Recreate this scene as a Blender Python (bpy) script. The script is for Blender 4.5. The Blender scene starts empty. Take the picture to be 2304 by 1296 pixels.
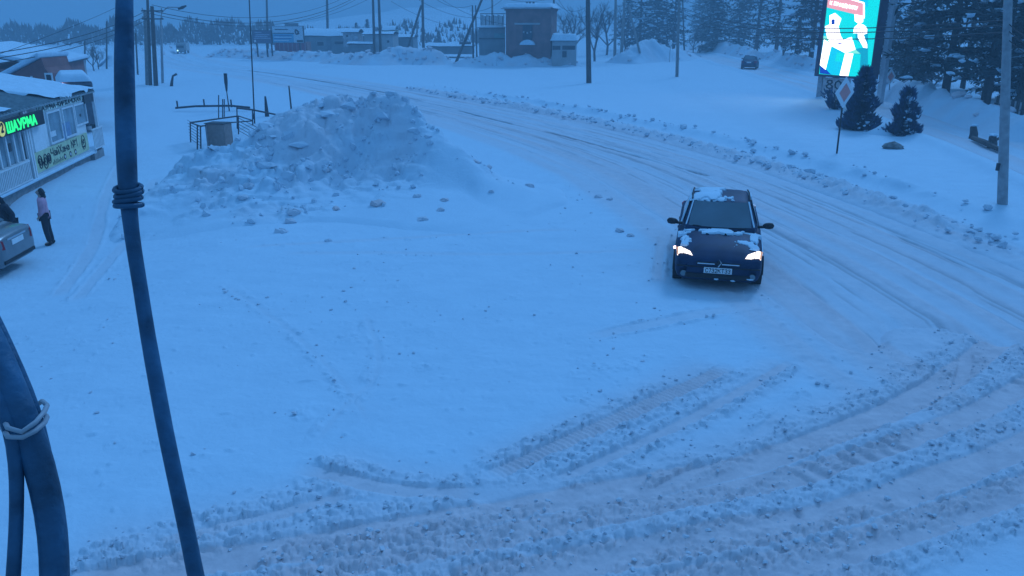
import bpy, bmesh, math, random
import numpy as np
from mathutils import Vector, Matrix

# ---------------------------------------------------------------- camera, sky, sun, exposure
SC = bpy.context.scene
COL = SC.collection
R = math.radians
FPX = 1800.0                       # focal length in pixels of the 2304 px wide photograph
PITCH = math.atan(603.0 / FPX)     # the camera looks down from a wall
CAMZ = 5.1
cd = bpy.data.cameras.new('camera')
cd.sensor_width = 36.0
cd.lens = 36.0 * FPX / 2304.0
cd.clip_start = 0.05
cd.clip_end = 6000
cam = bpy.data.objects.new('camera', cd)
COL.objects.link(cam)
cam.location = (0, 0, CAMZ)
cam.rotation_euler = (math.pi / 2 - PITCH, 0, 0)
SC.camera = cam

SUN_EL, SUN_AZ = 40.0, 28.0        # elevation; azimuth from +Y (into the picture) towards +X
w = bpy.data.worlds.new('World')
SC.world = w
w.use_nodes = True
nt = w.node_tree
bg = nt.nodes['Background']
sky = nt.nodes.new('ShaderNodeTexSky')
sky.sky_type = 'NISHITA'
sky.sun_disc = False
sky.sun_elevation = R(SUN_EL)
sky.sun_rotation = R(SUN_AZ)
sky.air_density = 1.0
sky.dust_density = 0.3
tc = nt.nodes.new('ShaderNodeTexCoord')
sp = nt.nodes.new('ShaderNodeSeparateXYZ')
nt.links.new(tc.outputs['Generated'], sp.inputs[0])
rmp = nt.nodes.new('ShaderNodeMapRange')          # overcast sky: brighter towards the zenith
rmp.inputs[1].default_value = 0.0
rmp.inputs[2].default_value = 1.0
rmp.inputs[3].default_value = 1.0
rmp.inputs[4].default_value = 1.95
nt.links.new(sp.outputs['Z'], rmp.inputs[0])
cl = nt.nodes.new('ShaderNodeVectorMath')
cl.operation = 'SCALE'
cl.inputs[0].default_value = (0.60, 2.05, 4.65)
nt.links.new(rmp.outputs[0], cl.inputs['Scale'])
mx = nt.nodes.new('ShaderNodeMix')
mx.data_type = 'RGBA'
mx.inputs[0].default_value = 0.985
nt.links.new(sky.outputs[0], mx.inputs[6])
nt.links.new(cl.outputs[0], mx.inputs[7])
nt.links.new(mx.outputs[2], bg.inputs[0])
bg.inputs[1].default_value = 0.1

sl = bpy.data.lights.new('sun', 'SUN')
sl.energy = 1.3
sl.angle = R(14)
sl.color = (0.25, 0.54, 1.0)
so = bpy.data.objects.new('sun', sl)
COL.objects.link(so)
sd = Vector((math.sin(R(SUN_AZ)) * math.cos(R(SUN_EL)), math.cos(R(SUN_AZ)) * math.cos(R(SUN_EL)), math.sin(R(SUN_EL))))
so.rotation_euler = sd.to_track_quat('Z', 'Y').to_euler()
so.location = sd * 60

SC.view_settings.view_transform = 'Standard'
SC.view_settings.look = 'None'
SC.view_settings.exposure = 0.08
SC.view_settings.gamma = 1.0
SC.view_settings.use_curve_mapping = False
SC.render.engine = 'CYCLES'
SC.cycles.use_denoising = True
SC.cycles.max_bounces = 5
SC.cycles.diffuse_bounces = 3
SC.cycles.volume_bounces = 1
SC.cycles.transparent_max_bounces = 8

# ---------------------------------------------------------------- noise
def hash2(ix, iy, seed):
    h = (ix.astype(np.int64) * 374761393 + iy.astype(np.int64) * 668265263 + seed * 974634) & 0xffffffff
    h = ((h ^ (h >> 13)) * 1274126177) & 0xffffffff
    return ((h ^ (h >> 16)) & 0xffff).astype(np.float64) / 65535.0
def vnoise(x, y, seed=0):
    ix = np.floor(x); iy = np.floor(y)
    fx = x - ix; fy = y - iy
    fx = fx * fx * fx * (fx * (fx * 6 - 15) + 10); fy = fy * fy * fy * (fy * (fy * 6 - 15) + 10)
    a = hash2(ix, iy, seed); b = hash2(ix + 1, iy, seed); c = hash2(ix, iy + 1, seed); d = hash2(ix + 1, iy + 1, seed)
    return (a + (b - a) * fx) * (1 - fy) + (c + (d - c) * fx) * fy - 0.5
def fbm(x, y, octv=4, seed=0, gain=0.5):
    s = 0; a = 1.0
    for i in range(octv):
        ca, sa = math.cos(0.6 * i), math.sin(0.6 * i)
        s = s + a * vnoise((x * ca - y * sa) * 2 ** i + 17.3 * i, (x * sa + y * ca) * 2 ** i - 9.1 * i, seed + i * 31)
        a *= gain
    return s
def worley(x, y, seed=0):
    ix = np.floor(x); iy = np.floor(y); f1 = np.full(x.shape, 9.0); f2 = np.full(x.shape, 9.0); idv = np.zeros(x.shape)
    for a in (-1, 0, 1):
        for b in (-1, 0, 1):
            h = hash2(ix + a, iy + b, seed); d = np.hypot(ix + a + h - x, iy + b + hash2(ix + a, iy + b, seed + 77) - y)
            m = d < f1
            f2 = np.where(m, f1, np.minimum(f2, d)); idv = np.where(m, h, idv); f1 = np.where(m, d, f1)
    return f1, f2, (idv * 7.13) % 1.0
def lumps_of(x, y, seed):
    f1, f2, r = worley(x, y, seed)
    return np.sqrt(np.clip(1 - (f1 / 0.62) ** 2, 0, 1)) * (0.25 + 0.75 * r) * sm((f2 - f1) / 0.12 + .15)
def sm(t):
    t = np.clip(t, 0, 1)
    return t * t * (3 - 2 * t)

# ---------------------------------------------------------------- measuring: where a sight line meets the ground
CP, SP = math.cos(PITCH), math.sin(PITCH)
def ray(px, py):
    u = (px - 1152.0) / FPX; v = (648.0 - py) / FPX
    return np.array([u, CP + v * SP, -SP + v * CP])
def at(px, py, Y):                 # the point of that sight line Y metres in front of the wall
    d = ray(px, py); t = Y / d[1]
    return Vector((d[0] * t, Y, CAMZ + d[2] * t))
def flat(px, py, z=0.0):
    d = ray(px, py); t = (z - CAMZ) / d[2]
    return np.array([d[0] * t, d[1] * t])

# road: measured along its right edge, then shifted to the middle
def smooth_line(pts, step=0.8, it=2):
    p = np.array(pts, float)
    for _ in range(it):
        q = [p[0]]
        for a, b in zip(p[:-1], p[1:]):
            q += [a * 0.75 + b * 0.25, a * 0.25 + b * 0.75]
        q.append(p[-1]); p = np.array(q)
    s = np.concatenate([[0], np.cumsum(np.linalg.norm(np.diff(p, axis=0), axis=1))])
    n = max(2, int(s[-1] / step))
    t = np.linspace(0, s[-1], n)
    return np.stack([np.interp(t, s, p[:, 0]), np.interp(t, s, p[:, 1])], 1)
def offset_line(p, d):
    t = np.gradient(p, axis=0); t /= np.linalg.norm(t, axis=1)[:, None]
    return p + np.stack([t[:, 1], -t[:, 0]], 1) * d
RW = 3.4
redge = smooth_line([flat(*q) for q in [(400, 92), (408, 100), (418, 112), (440, 128), (520, 147), (640, 161), (800, 182), (940, 205), (1200, 250), (1430, 300), (1640, 355), (1800, 405), (1950, 460), (2100, 515), (2304, 592), (2700, 760), (3600, 1100)]])
RC = offset_line(redge, RW)        # travelling towards the camera the right edge lies on the left hand
if abs(np.mean(RC[:, 0]) - np.mean(redge[:, 0])) and RC[len(RC) // 2, 0] > redge[len(RC) // 2, 0]:
    RC = offset_line(redge, -RW)
S2 = smooth_line([flat(*q) for q in [(1440, 98), (1545, 116), (1620, 134), (1700, 152), (1800, 180), (1900, 212), (2050, 262), (2304, 350), (2700, 500)]])

def line_dist(x, y, p):            # distance, arc length, side
    best = np.full(x.shape, 1e9); sv = np.zeros(x.shape); sd_ = np.zeros(x.shape); s0 = 0.0
    for a, b in zip(p[:-1], p[1:]):
        ab = b - a; L = math.hypot(*ab)
        if L < 1e-6: continue
        t = np.clip(((x - a[0]) * ab[0] + (y - a[1]) * ab[1]) / (L * L), 0, 1)
        dx = x - (a[0] + t * ab[0]); dy = y - (a[1] + t * ab[1])
        d = np.hypot(dx, dy); m = d < best
        best = np.where(m, d, best); sv = np.where(m, s0 + t * L, sv)
        sd_ = np.where(m, np.sign(ab[0] * dy - ab[1] * dx), sd_); s0 += L
    return best, sv, sd_
RCc = RC[::9]; S2c = S2[::7]

def H0(x, y):                      # the lie of the land under the snow
    x = np.asarray(x, float); y = np.asarray(y, float)
    z = -0.5 * sm((-x - 6) / 5) * sm((24.5 - y) / 4.5)
    d, s, side = line_dist(x, y, RCc)
    right = np.where(side * RSIDE > 0, 1.0, 0.0)
    z = z + 0.28 * right * sm((d - RW - 0.2) / 2.5) * sm((80 - y) / 30)
    z = z + 0.10 * fbm(x * 0.13, y * 0.13, 3, 5) * sm((d - RW) / 3)
    return z
_d, _s, _side = line_dist(np.array([30.0]), np.array([40.0]), RCc)
RSIDE = float(_side[0])
_hx = np.arange(-140, 140.1, 0.5); _hy = np.arange(0, 260.1, 0.5)
_HT = H0(*np.meshgrid(_hx, _hy))
def hz(x, y):
    fx = min(max((x + 140) / 0.5, 0), len(_hx) - 1.001); fy = min(max(y / 0.5, 0), len(_hy) - 1.001)
    i = int(fy); j = int(fx); a = fx - j; b = fy - i
    return float((_HT[i, j] * (1 - a) + _HT[i, j + 1] * a) * (1 - b) + (_HT[i + 1, j] * (1 - a) + _HT[i + 1, j + 1] * a) * b)
def G(px, py, dz=0.0):             # that pixel's point on the ground
    z = 0.0
    for _ in range(8):
        p = flat(px, py, z); z = hz(p[0], p[1]) + dz
    return Vector((p[0], p[1], z))

# ---------------------------------------------------------------- materials
MATS = {}
def mat(name, col, rough=0.7, metal=0.0, var=0.12, vscale=6.0, bump=0.0, bscale=30.0, emit=None, estr=0.0, coat=0.0, alpha=None, spec=0.4):
    if name in MATS: return MATS[name]
    m = bpy.data.materials.new(name); m.use_nodes = True
    t = m.node_tree; b = t.nodes['Principled BSDF']
    b.inputs['Roughness'].default_value = rough
    b.inputs['Metallic'].default_value = metal
    b.inputs['Specular IOR Level'].default_value = spec
    if coat: b.inputs['Coat Weight'].default_value = coat; b.inputs['Coat Roughness'].default_value = 0.12
    tcn = t.nodes.new('ShaderNodeTexCoord')
    n = t.nodes.new('ShaderNodeTexNoise'); n.inputs['Scale'].default_value = vscale; n.inputs['Detail'].default_value = 5
    t.links.new(tcn.outputs['Object'], n.inputs['Vector'])
    r = t.nodes.new('ShaderNodeValToRGB')
    lo = [max(0, c * (1 - var * 2)) for c in col]; hi = [min(1, c * (1 + var * 2)) for c in col]
    r.color_ramp.elements[0].position = 0.3; r.color_ramp.elements[1].position = 0.7
    r.color_ramp.elements[0].color = (*lo, 1); r.color_ramp.elements[1].color = (*hi, 1)
    t.links.new(n.outputs['Fac'], r.inputs[0])
    t.links.new(r.outputs[0], b.inputs['Base Color'])
    if bump:
        n2 = t.nodes.new('ShaderNodeTexNoise'); n2.inputs['Scale'].default_value = bscale; n2.inputs['Detail'].default_value = 6
        t.links.new(tcn.outputs['Object'], n2.inputs['Vector'])
        bp = t.nodes.new('ShaderNodeBump'); bp.inputs['Strength'].default_value = bump; bp.inputs['Distance'].default_value = 0.05
        t.links.new(n2.outputs['Fac'], bp.inputs['Height']); t.links.new(bp.outputs[0], b.inputs['Normal'])
    if emit is not None:
        b.inputs['Emission Color'].default_value = (*emit, 1); b.inputs['Emission Strength'].default_value = estr
    if alpha is not None:
        b.inputs['Alpha'].default_value = alpha
    MATS[name] = m
    return m
SNOW = (0.56, 0.70, 0.80)
DIRTY = (0.74, 0.60, 0.60)
def snow_material(name, attr=True):
    m = bpy.data.materials.new(name); m.use_nodes = True
    t = m.node_tree; b = t.nodes['Principled BSDF']; N = t.nodes.new; L = t.links.new
    b.inputs['Roughness'].default_value = 0.85; b.inputs['Specular IOR Level'].default_value = 0.25
    tcn = N('ShaderNodeTexCoord')
    n = N('ShaderNodeTexNoise'); n.inputs['Scale'].default_value = 1.3; n.inputs['Detail'].default_value = 8; n.inputs['Roughness'].default_value = 0.65
    L(tcn.outputs['Object'], n.inputs['Vector'])
    r = N('ShaderNodeValToRGB'); r.color_ramp.elements[0].position = 0.35; r.color_ramp.elements[1].position = 0.7
    r.color_ramp.elements[0].color = (SNOW[0] * .93, SNOW[1] * .94, SNOW[2] * .95, 1); r.color_ramp.elements[1].color = (*SNOW, 1)
    L(n.outputs['Fac'], r.inputs[0])
    n3 = N('ShaderNodeTexNoise'); n3.inputs['Scale'].default_value = 3.5; n3.inputs['Detail'].default_value = 10; n3.inputs['Roughness'].default_value = 0.7
    L(tcn.outputs['Object'], n3.inputs['Vector'])
    r3 = N('ShaderNodeValToRGB'); r3.color_ramp.elements[0].position = 0.3; r3.color_ramp.elements[1].position = 0.7
    r3.color_ramp.elements[0].color = (DIRTY[0] * .72, DIRTY[1] * .72, DIRTY[2] * .74, 1); r3.color_ramp.elements[1].color = (*DIRTY, 1)
    L(n3.outputs['Fac'], r3.inputs[0])
    a = N('ShaderNodeAttribute'); a.attribute_name = 'dirt'
    mxx = N('ShaderNodeMix'); mxx.data_type = 'RGBA'
    L(a.outputs['Fac'], mxx.inputs[0]); L(r.outputs[0], mxx.inputs[6]); L(r3.outputs[0], mxx.inputs[7])
    a2 = N('ShaderNodeAttribute'); a2.attribute_name = 'bare'
    mx2 = N('ShaderNodeMix'); mx2.data_type = 'RGBA'
    L(a2.outputs['Fac'], mx2.inputs[0]); L(mxx.outputs[2], mx2.inputs[6]); mx2.inputs[7].default_value = (0.07, 0.075, 0.085, 1)
    L(mx2.outputs[2], b.inputs['Base Color'])
    n2 = N('ShaderNodeTexNoise'); n2.inputs['Scale'].default_value = 14; n2.inputs['Detail'].default_value = 8; n2.inputs['Roughness'].default_value = 0.7
    L(tcn.outputs['Object'], n2.inputs['Vector'])
    bp = N('ShaderNodeBump'); bp.inputs['Strength'].default_value = 0.35; bp.inputs['Distance'].default_value = 0.06
    L(n2.outputs['Fac'], bp.inputs['Height']); L(bp.outputs[0], b.inputs['Normal'])
    MATS[name] = m
    return m
M_SNOW = snow_material('snow')

# ---------------------------------------------------------------- mesh helpers
def link_mesh(name, verts, faces, m=None, parent=None, smooth=False):
    me = bpy.data.meshes.new(name)
    me.from_pydata([tuple(v) for v in verts], [], faces); me.update()
    if smooth: me.polygons.foreach_set('use_smooth', [True] * len(me.polygons))
    o = bpy.data.objects.new(name, me); COL.objects.link(o)
    if m is not None: me.materials.append(m)
    if parent is not None: o.parent = parent
    return o
def grid_obj(name, X, Y, Z, m, parent=None, smooth=True, attrs=None):
    nr, nc = X.shape
    me = bpy.data.meshes.new(name)
    co = np.stack([X, Y, Z], -1).reshape(-1, 3).astype(np.float32)
    i = np.arange(nr * nc).reshape(nr, nc)
    q = np.stack([i[:-1, :-1], i[:-1, 1:], i[1:, 1:], i[1:, :-1]], -1).reshape(-1, 4)
    a = X[0, 0], Y[0, 0]
    cross = (X[0, 1] - X[0, 0]) * (Y[1, 0] - Y[0, 0]) - (Y[0, 1] - Y[0, 0]) * (X[1, 0] - X[0, 0])
    if cross < 0: q = q[:, ::-1]
    me.vertices.add(len(co)); me.vertices.foreach_set('co', co.ravel())
    me.loops.add(q.size); me.loops.foreach_set('vertex_index', q.ravel().astype(np.int32))
    me.polygons.add(len(q)); me.polygons.foreach_set('loop_start', (np.arange(len(q)) * 4).astype(np.int32))
    me.polygons.foreach_set('use_smooth', np.full(len(q), smooth))
    me.update(calc_edges=True)
    for k, v in (attrs or {}).items():
        at_ = me.attributes.new(k, 'FLOAT', 'POINT'); at_.data.foreach_set('value', v.ravel().astype(np.float32))
    me.materials.append(m)
    o = bpy.data.objects.new(name, me); COL.objects.link(o)
    if parent is not None: o.parent = parent
    return o
def structure(o): o['kind'] = 'structure'; return o
def stuff(o, label=None, cat=None):
    o['kind'] = 'stuff'
    if label: o['label'] = label
    if cat: o['category'] = cat
    return o
def tag(o, label, cat, group=None):
    o['label'] = label; o['category'] = cat
    if group: o['group'] = group
    return o
def thing(name, loc, rz, label, cat, group=None):
    o = bpy.data.objects.new(name, None); COL.objects.link(o)
    o.empty_display_size = 0.2
    o.location = loc; o.rotation_euler = (0, 0, rz)
    return tag(o, label, cat, group)
ICO_V = None
class MB:
    def __init__(s): s.v = []; s.f = []
    def add(s, vs, fs):
        k = len(s.v); s.v += [tuple(v) for v in vs]; s.f += [tuple(i + k for i in f) for f in fs]; return s
    def box(s, x0, x1, y0, y1, z0, z1, M=None):
        vs = [Vector((x, y, z)) for z in (z0, z1) for y in (y0, y1) for x in (x0, x1)]
        if M is not None: vs = [M @ v for v in vs]
        return s.add(vs, [(0, 2, 3, 1), (4, 5, 7, 6), (0, 1, 5, 4), (2, 6, 7, 3), (0, 4, 6, 2), (1, 3, 7, 5)])
    def prism(s, poly, z0, z1, M=None):     # polygon in x,y extruded in z, then M
        n = len(poly)
        ar = sum(poly[i][0] * poly[(i + 1) % n][1] - poly[(i + 1) % n][0] * poly[i][1] for i in range(n))
        if ar < 0: poly = poly[::-1]
        vs = [Vector((x, y, z0)) for x, y in poly] + [Vector((x, y, z1)) for x, y in poly]
        if M is not None: vs = [M @ v for v in vs]
        return s.add(vs, [tuple(range(n - 1, -1, -1)), tuple(range(n, 2 * n))] + [(i, (i + 1) % n, n + (i + 1) % n, n + i) for i in range(n)])
    def tube(s, path, r, n=8, cap=True):
        P = [Vector(p) for p in path]; rs = r if hasattr(r, '__len__') else [r] * len(P)
        vs = []; fs = []; ref = None
        for i, p in enumerate(P):
            t = (P[min(i + 1, len(P) - 1)] - P[max(i - 1, 0)])
            t = t.normalized() if t.length > 1e-9 else Vector((0, 0, 1))
            if ref is None: ref = Vector((0, 0, 1)) if abs(t.z) < 0.9 else Vector((1, 0, 0))
            u = (ref - t * ref.dot(t)).normalized(); ref = u; w_ = t.cross(u)
            for k in range(n):
                a = 2 * math.pi * k / n
                vs.append(p + (u * math.cos(a) + w_ * math.sin(a)) * rs[i])
        for i in range(len(P) - 1):
            for k in range(n):
                a = i * n + k; b = i * n + (k + 1) % n
                fs.append((a, b, b + n, a + n))
        if cap: fs += [tuple(range(n - 1, -1, -1)), tuple(range(len(vs) - n, len(vs)))]
        return s.add(vs, fs)
    def ico(s, c, r, jit=0.2, rnd=random, sq=(1, 1, 1)):
        g = (1 + 5 ** .5) / 2
        V = [(-1, g, 0), (1, g, 0), (-1, -g, 0), (1, -g, 0), (0, -1, g), (0, 1, g), (0, -1, -g), (0, 1, -g), (g, 0, -1), (g, 0, 1), (-g, 0, -1), (-g, 0, 1)]
        F = [(0, 11, 5), (0, 5, 1), (0, 1, 7), (0, 7, 10), (0, 10, 11), (1, 5, 9), (5, 11, 4), (11, 10, 2), (10, 7, 6), (7, 1, 8), (3, 9, 4), (3, 4, 2), (3, 2, 6), (3, 6, 8), (3, 8, 9), (4, 9, 5), (2, 4, 11), (6, 2, 10), (8, 6, 7), (9, 8, 1)]
        a = rnd.random() * 6.28; ca, sa = math.cos(a), math.sin(a)
        vs = []
        for x, y, z in V:
            q = r / 1.9 * (1 + jit * (rnd.random() * 2 - 1)); x, y = x * ca - y * sa, x * sa + y * ca
            vs.append((c[0] + x * q * sq[0], c[1] + y * q * sq[1], c[2] + z * q * sq[2]))
        return s.add(vs, F)
    def build(s, name, m, parent=None, smooth=False, sub=0, bevel=0.0):
        o = link_mesh(name, s.v, s.f, m, parent, smooth)
        if sub:
            md = o.modifiers.new('s', 'SUBSURF'); md.levels = sub; md.render_levels = sub
        if bevel:
            md = o.modifiers.new('b', 'BEVEL'); md.width = bevel; md.segments = 2; md.limit_method = 'ANGLE'
        return o
def part_box(name, m, parent, *a, bevel=0.0):
    return MB().box(*a).build(name, m, parent, bevel=bevel)
def copy_tree(o, parent=None):
    c = o.copy(); COL.objects.link(c); c.parent = parent
    for ch in o.children: copy_tree(ch, c)
    return c
def dark_attr(o, val):             # the dirt of a snow mesh
    me = o.data
    a = me.attributes.new('dirt', 'FLOAT', 'POINT')
    a.data.foreach_set('value', np.full(len(me.vertices), val, np.float32))
    return o
# ---------------------------------------------------------------- ground with wheel tracks
def gl(pts, step=0.35): return smooth_line([flat(*q) for q in pts], step, 2)
# (line, half width, depth, churn width at the sides, tread)
TRACKS = [
    (gl([(60, 1330), (300, 1290), (700, 1222), (1000, 1168), (1300, 1108), (1600, 1058), (1750, 1018), (1950, 950), (2100, 880), (2230, 780), (2330, 690)]), 0.24, 0.055, 0.55, 0),
    (gl([(500, 1330), (800, 1262), (1100, 1207), (1500, 1128), (1900, 1040), (2150, 950), (2304, 870), (2420, 800)]), 0.20, 0.05, 0.5, 2),
    (gl([(900, 1340), (1200, 1275), (1500, 1225), (1900, 1150), (2200, 1050), (2400, 950)]), 0.25, 0.05, 0.4, 0),
    (gl([(1350, 1340), (1700, 1275), (2000, 1200), (2304, 1100), (2450, 1040)]), 0.22, 0.06, 0.45, 2),
    (gl([(1060, 1082), (1150, 1042), (1280, 985), (1400, 930), (1530, 872), (1660, 815)]), 0.15, 0.035, 0.33, 1),
    (gl([(1190, 1100), (1330, 1042), (1470, 978), (1600, 915), (1720, 850), (1800, 800)]), 0.10, 0.03, 0.25, 0),
    (gl([(640, 1040), (760, 1062), (900, 1098), (1060, 1102), (1160, 1095)]), 0.14, 0.03, 0.35, 0),
    (gl([(250, 1262), (420, 1205), (600, 1160), (740, 1120), (860, 1075)]), 0.12, 0.03, 0.4, 0),
    (gl([(1420, 1120), (1600, 1030), (1680, 990), (1740, 945), (1790, 905)]), 0.08, 0.02, 0.25, 0),
    (gl([(2140, 900), (2180, 820), (2160, 740), (2100, 680)]), 0.10, 0.02, 0.35, 0),
    (gl([(1300, 760), (1600, 700), (1900, 660), (2100, 720), (2330, 840)]), 0.16, 0.01, 0.12, 0),
    (gl([(500, 640), (650, 740), (780, 860), (840, 960)]), 0.05, 0.003, 0.16, 0),
    (gl([(820, 700), (870, 830), (760, 920), (700, 1010)]), 0.05, 0.003, 0.16, 0),
    (gl([(540, 560), (800, 545), (1100, 525), (1300, 515)]), 0.12, 0.007, 0.05, 0),
    (gl([(620, 575), (900, 572), (1250, 575), (1480, 560)]), 0.12, 0.006, 0.05, 0),
    (gl([(120, 640), (200, 520), (240, 430), (280, 360), (330, 300)]), 0.16, 0.010, 0.12, 0),
    (gl([(160, 660), (250, 540), (310, 460), (350, 400)]), 0.14, 0.008, 0.12, 0),
    (gl([(1480, 640), (1485, 560), (1500, 520)]), 0.10, 0.016, 0.12, 0),
    (gl([(1715, 640), (1740, 560), (1745, 520)]), 0.10, 0.02, 0.12, 0),
]
_r = [3.0]
while _r[-1] < 1600: _r.append(_r[-1] + max(0.0255 if _r[-1] > 5.8 else 0.06, (_r[-1] - 8.0) * 0.0072, 0.0))
rows = np.array(_r)
cols = np.concatenate([np.linspace(-1.7, -0.74, 40)[:-1], np.linspace(-0.74, 0.74, 800), np.linspace(0.74, 1.7, 40)[1:]])
NR, NC = len(rows), len(cols)
GX = rows[:, None] * cols[None, :]; GY = np.repeat(rows[:, None], NC, 1)
GZ = np.zeros(GX.shape); _n = rows < 260
GZ[_n] = H0(GX[_n], GY[_n])
near = GY < 34
x = GX[near]; y = GY[near]
dz = np.zeros(x.shape); dirt = np.zeros(x.shape); churn = np.zeros(x.shape); core = np.zeros(x.shape)
for ln, hw, dep, cw, tread in TRACKS:
    lo = ln.min(0) - 1.5; hi = ln.max(0) + 1.5
    k = (x > lo[0]) & (x < hi[0]) & (y > lo[1]) & (y < hi[1])
    if not k.any(): continue
    xs, ys = x[k], y[k]
    d, s, side = line_dist(xs, ys, ln)
    L = s.max()
    endf = sm(s / 0.7) * sm((L - s) / 0.7)
    wob = hw * (1 + 0.25 * fbm(s * 0.8, side * 3, 2, 3))
    c = sm((wob - d) / 0.07 + 0.5) * endf
    rim = np.exp(-((d - wob - cw * 0.3) / (cw * 0.45 + 1e-3)) ** 2) * endf * (d > wob)
    rimn = 0.55 + 0.9 * fbm(s * 0.35, side * 5 + 2, 3, 11)
    e = -dep * 0.45 * c + (dep * 0.22) * rim * np.clip(rimn, 0, 1.4)
    if tread == 1:
        e = e + c * 0.009 * np.sign(np.sin(s * 2 * math.pi / 0.085 + np.abs(d) * 12))
    if tread == 2:
        e = e + c * 0.020 * np.clip(np.sin(s * 2 * math.pi / 0.26 + d * side * 9) * 2, -1, 1) * (fbm(s * 0.5, s * 0, 2, 8) > -0.05)
    dz[k] += e
    st = min(1.0, dep / 0.04)
    dirt[k] = np.maximum(dirt[k], c * (0.06 + 0.85 * st))
    dirt[k] = np.maximum(dirt[k], sm(1 - d / (cw * 2.4 + hw)) * 0.55 * st * endf)
    churn[k] = np.maximum(churn[k], np.clip(rim * rimn * 1.5, 0, 1) * min(1.0, 0.25 + st * 0.75))
    core[k] = np.maximum(core[k], c * st)
# the driven lane in front: trampled between its tracks
def pxline_side(px0, py0, px1, py1):
    a = flat(px0, py0); b = flat(px1, py1); n = np.array([-(b - a)[1], (b - a)[0]]); n /= np.linalg.norm(n)
    return (x - a[0]) * n[0] + (y - a[1]) * n[1]
lane = sm((-(pxline_side(150, 1270, 1000, 1120)) + 0.1) / 0.5) * sm((-(pxline_side(1000, 1140, 2000, 880)) + 0.1) / 0.6)
lane = lane * sm((6.6 + 0.3 * fbm(x, y, 2, 71) + 0.28 * (x - 4) - y * 0 + 99) / 1.0)
corner = sm((x - 0.52 * (y - 3.0) - 1.8) / 0.6) * sm((8.6 - y) / 1.5)      # clean drift in the right-hand corner
lane = lane * (1 - corner)
patch = np.clip(0.55 + 1.5 * fbm(x * 0.9, y * 0.9, 3, 41), 0, 1)
churn = np.maximum(churn, lane * (1 - core) * patch * 0.8)
dirt = np.maximum(dirt, lane * (0.62 + 0.5 * fbm(x * 0.5, y * 0.5, 3, 43)))
tri = sm((pxline_side(1450, 1010, 1700, 850)) * -1 / 0.5 + 0.5) * sm(1 - np.abs(y - 10.3) / 2.4) * sm((x - 1.5) / 1.0) * sm((9 - x) / 2)
churn = np.maximum(churn, tri * np.clip(fbm(x * 1.2, y * 1.2, 3, 47) * 2.0 + 0.2, 0, 0.7) * (1 - core))
mouth = sm((x - 5.0) / 1.5) * sm((y - 8.5) / 1.5) * sm((15.5 - y) / 3)
churn = np.maximum(churn, mouth * (1 - core) * np.clip(0.1 + 1.2 * fbm(x * 0.8, y * 1.1, 3, 49), 0, 0.6))
dirt = np.maximum(dirt, mouth * 0.5)
loose = sm((13.5 - y) / 4) * sm(1 - np.abs(x + 1.2) / 5) * 0.4 + 0.12
churn = np.maximum(churn, np.clip(fbm(x * 0.7, y * 0.7, 4, 53) - 0.18, 0, 1) * 2.6 * loose * (1 - core))
kk = churn > 0.03
l1 = np.zeros(x.shape); l2 = np.zeros(x.shape)
wxx = x[kk] + 0.06 * fbm(x[kk] * 5, y[kk] * 5, 2, 24); wyy = y[kk] + 0.06 * fbm(x[kk] * 5, y[kk] * 5, 2, 25)
l1[kk] = lumps_of(wxx * 8.0 + 0.8 * wyy, wyy * 9, 21); l2[kk] = lumps_of(wxx * 16, wyy * 16, 22)
thr = sm((churn - 0.10 + 0.8 * fbm(x * 2.2, y * 2.8, 3, 27)) / 0.55)
dz += thr * (0.050 * l1 + 0.030 * l2 + 0.03 * fbm(x * 3, y * 3, 3, 29)) * (0.45 + 0.55 * churn) + churn * 0.008
f1_, f2_, rr1 = worley(x * 1.6 + fbm(x, y, 2, 64), y * 1.6, 65)
speck = np.clip(1 - f1_ / 0.10, 0, 1) * (rr1 > 0.55) * sm((fbm(x * .5, y * .5, 2, 66) + .15) / .2)
dz += 0.028 * speck
foot = np.clip(1 - worley(x * 3.2, y * 2.2, 68)[0] / 0.16, 0, 1) * np.clip(fbm(x * .35 + 3, y * .35, 3, 69) - .08, 0, 1) * 4
dz -= 0.018 * np.clip(foot, 0, 1)
dz += 0.016 * fbm(x * 0.9 + 0.3 * y, y * 2.6, 4, 60) + 0.012 * fbm(x * 1.5, y * 1.5, 3, 61) + (0.006 + 0.010 * dirt * (1 - core)) * fbm(x * 9, y * 9, 2, 63)
GZ[near] += dz
DIRT = np.zeros(GZ.shape); DIRT[near] = np.clip(dirt, 0, 1)
# roads sink a little under their own sheets, berms rise along the edges
far = GY < 260
xf = GX[far]; yf = GY[far]
d, s, side = line_dist(xf, yf, RCc)
z = GZ[far]
inr = sm((RW - 0.25 - d) / 0.4) * sm((yf - 12.0 + 1.6 * fbm(xf * .7, yf * .7, 3, 88)) / 1.5)
bn = fbm(s * 0.35, d * 0.8, 3, 81)
berm_r = np.exp(-((d - RW - 0.45) / 0.5) ** 2) * (side * RSIDE > 0) * sm((yf - 14) / 8) * sm((66 - yf) / 5)
lumpb = np.abs(fbm(xf * 2.4, yf * 2.4, 3, 83, 0.6))
z = z * (1 - inr) - 0.22 * inr + berm_r * (0.06 + 0.14 * np.clip(bn + 0.3, 0, 1) + 0.30 * lumpb)
b2 = np.exp(-((d - RW - 2.1) / 0.35) ** 2) * (side * RSIDE > 0) * sm((yf - 12) / 6) * sm((60 - yf) / 5)
z += b2 * (0.05 + 0.30 * np.clip(fbm(s * 0.9, d, 3, 85), 0, 1))
edge_l = np.exp(-((d - RW - 0.2) / 0.5) ** 2) * (side * RSIDE < 0) * sm((24 - yf) / 8)
z += 0.03 * edge_l * np.abs(fbm(xf * 4, yf * 4, 3, 87))
d2, s2, side2 = line_dist(xf, yf, S2c)
in2 = sm((2.4 - d2) / 0.4); z = z - 0.22 * in2 * (1 - inr)
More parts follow.
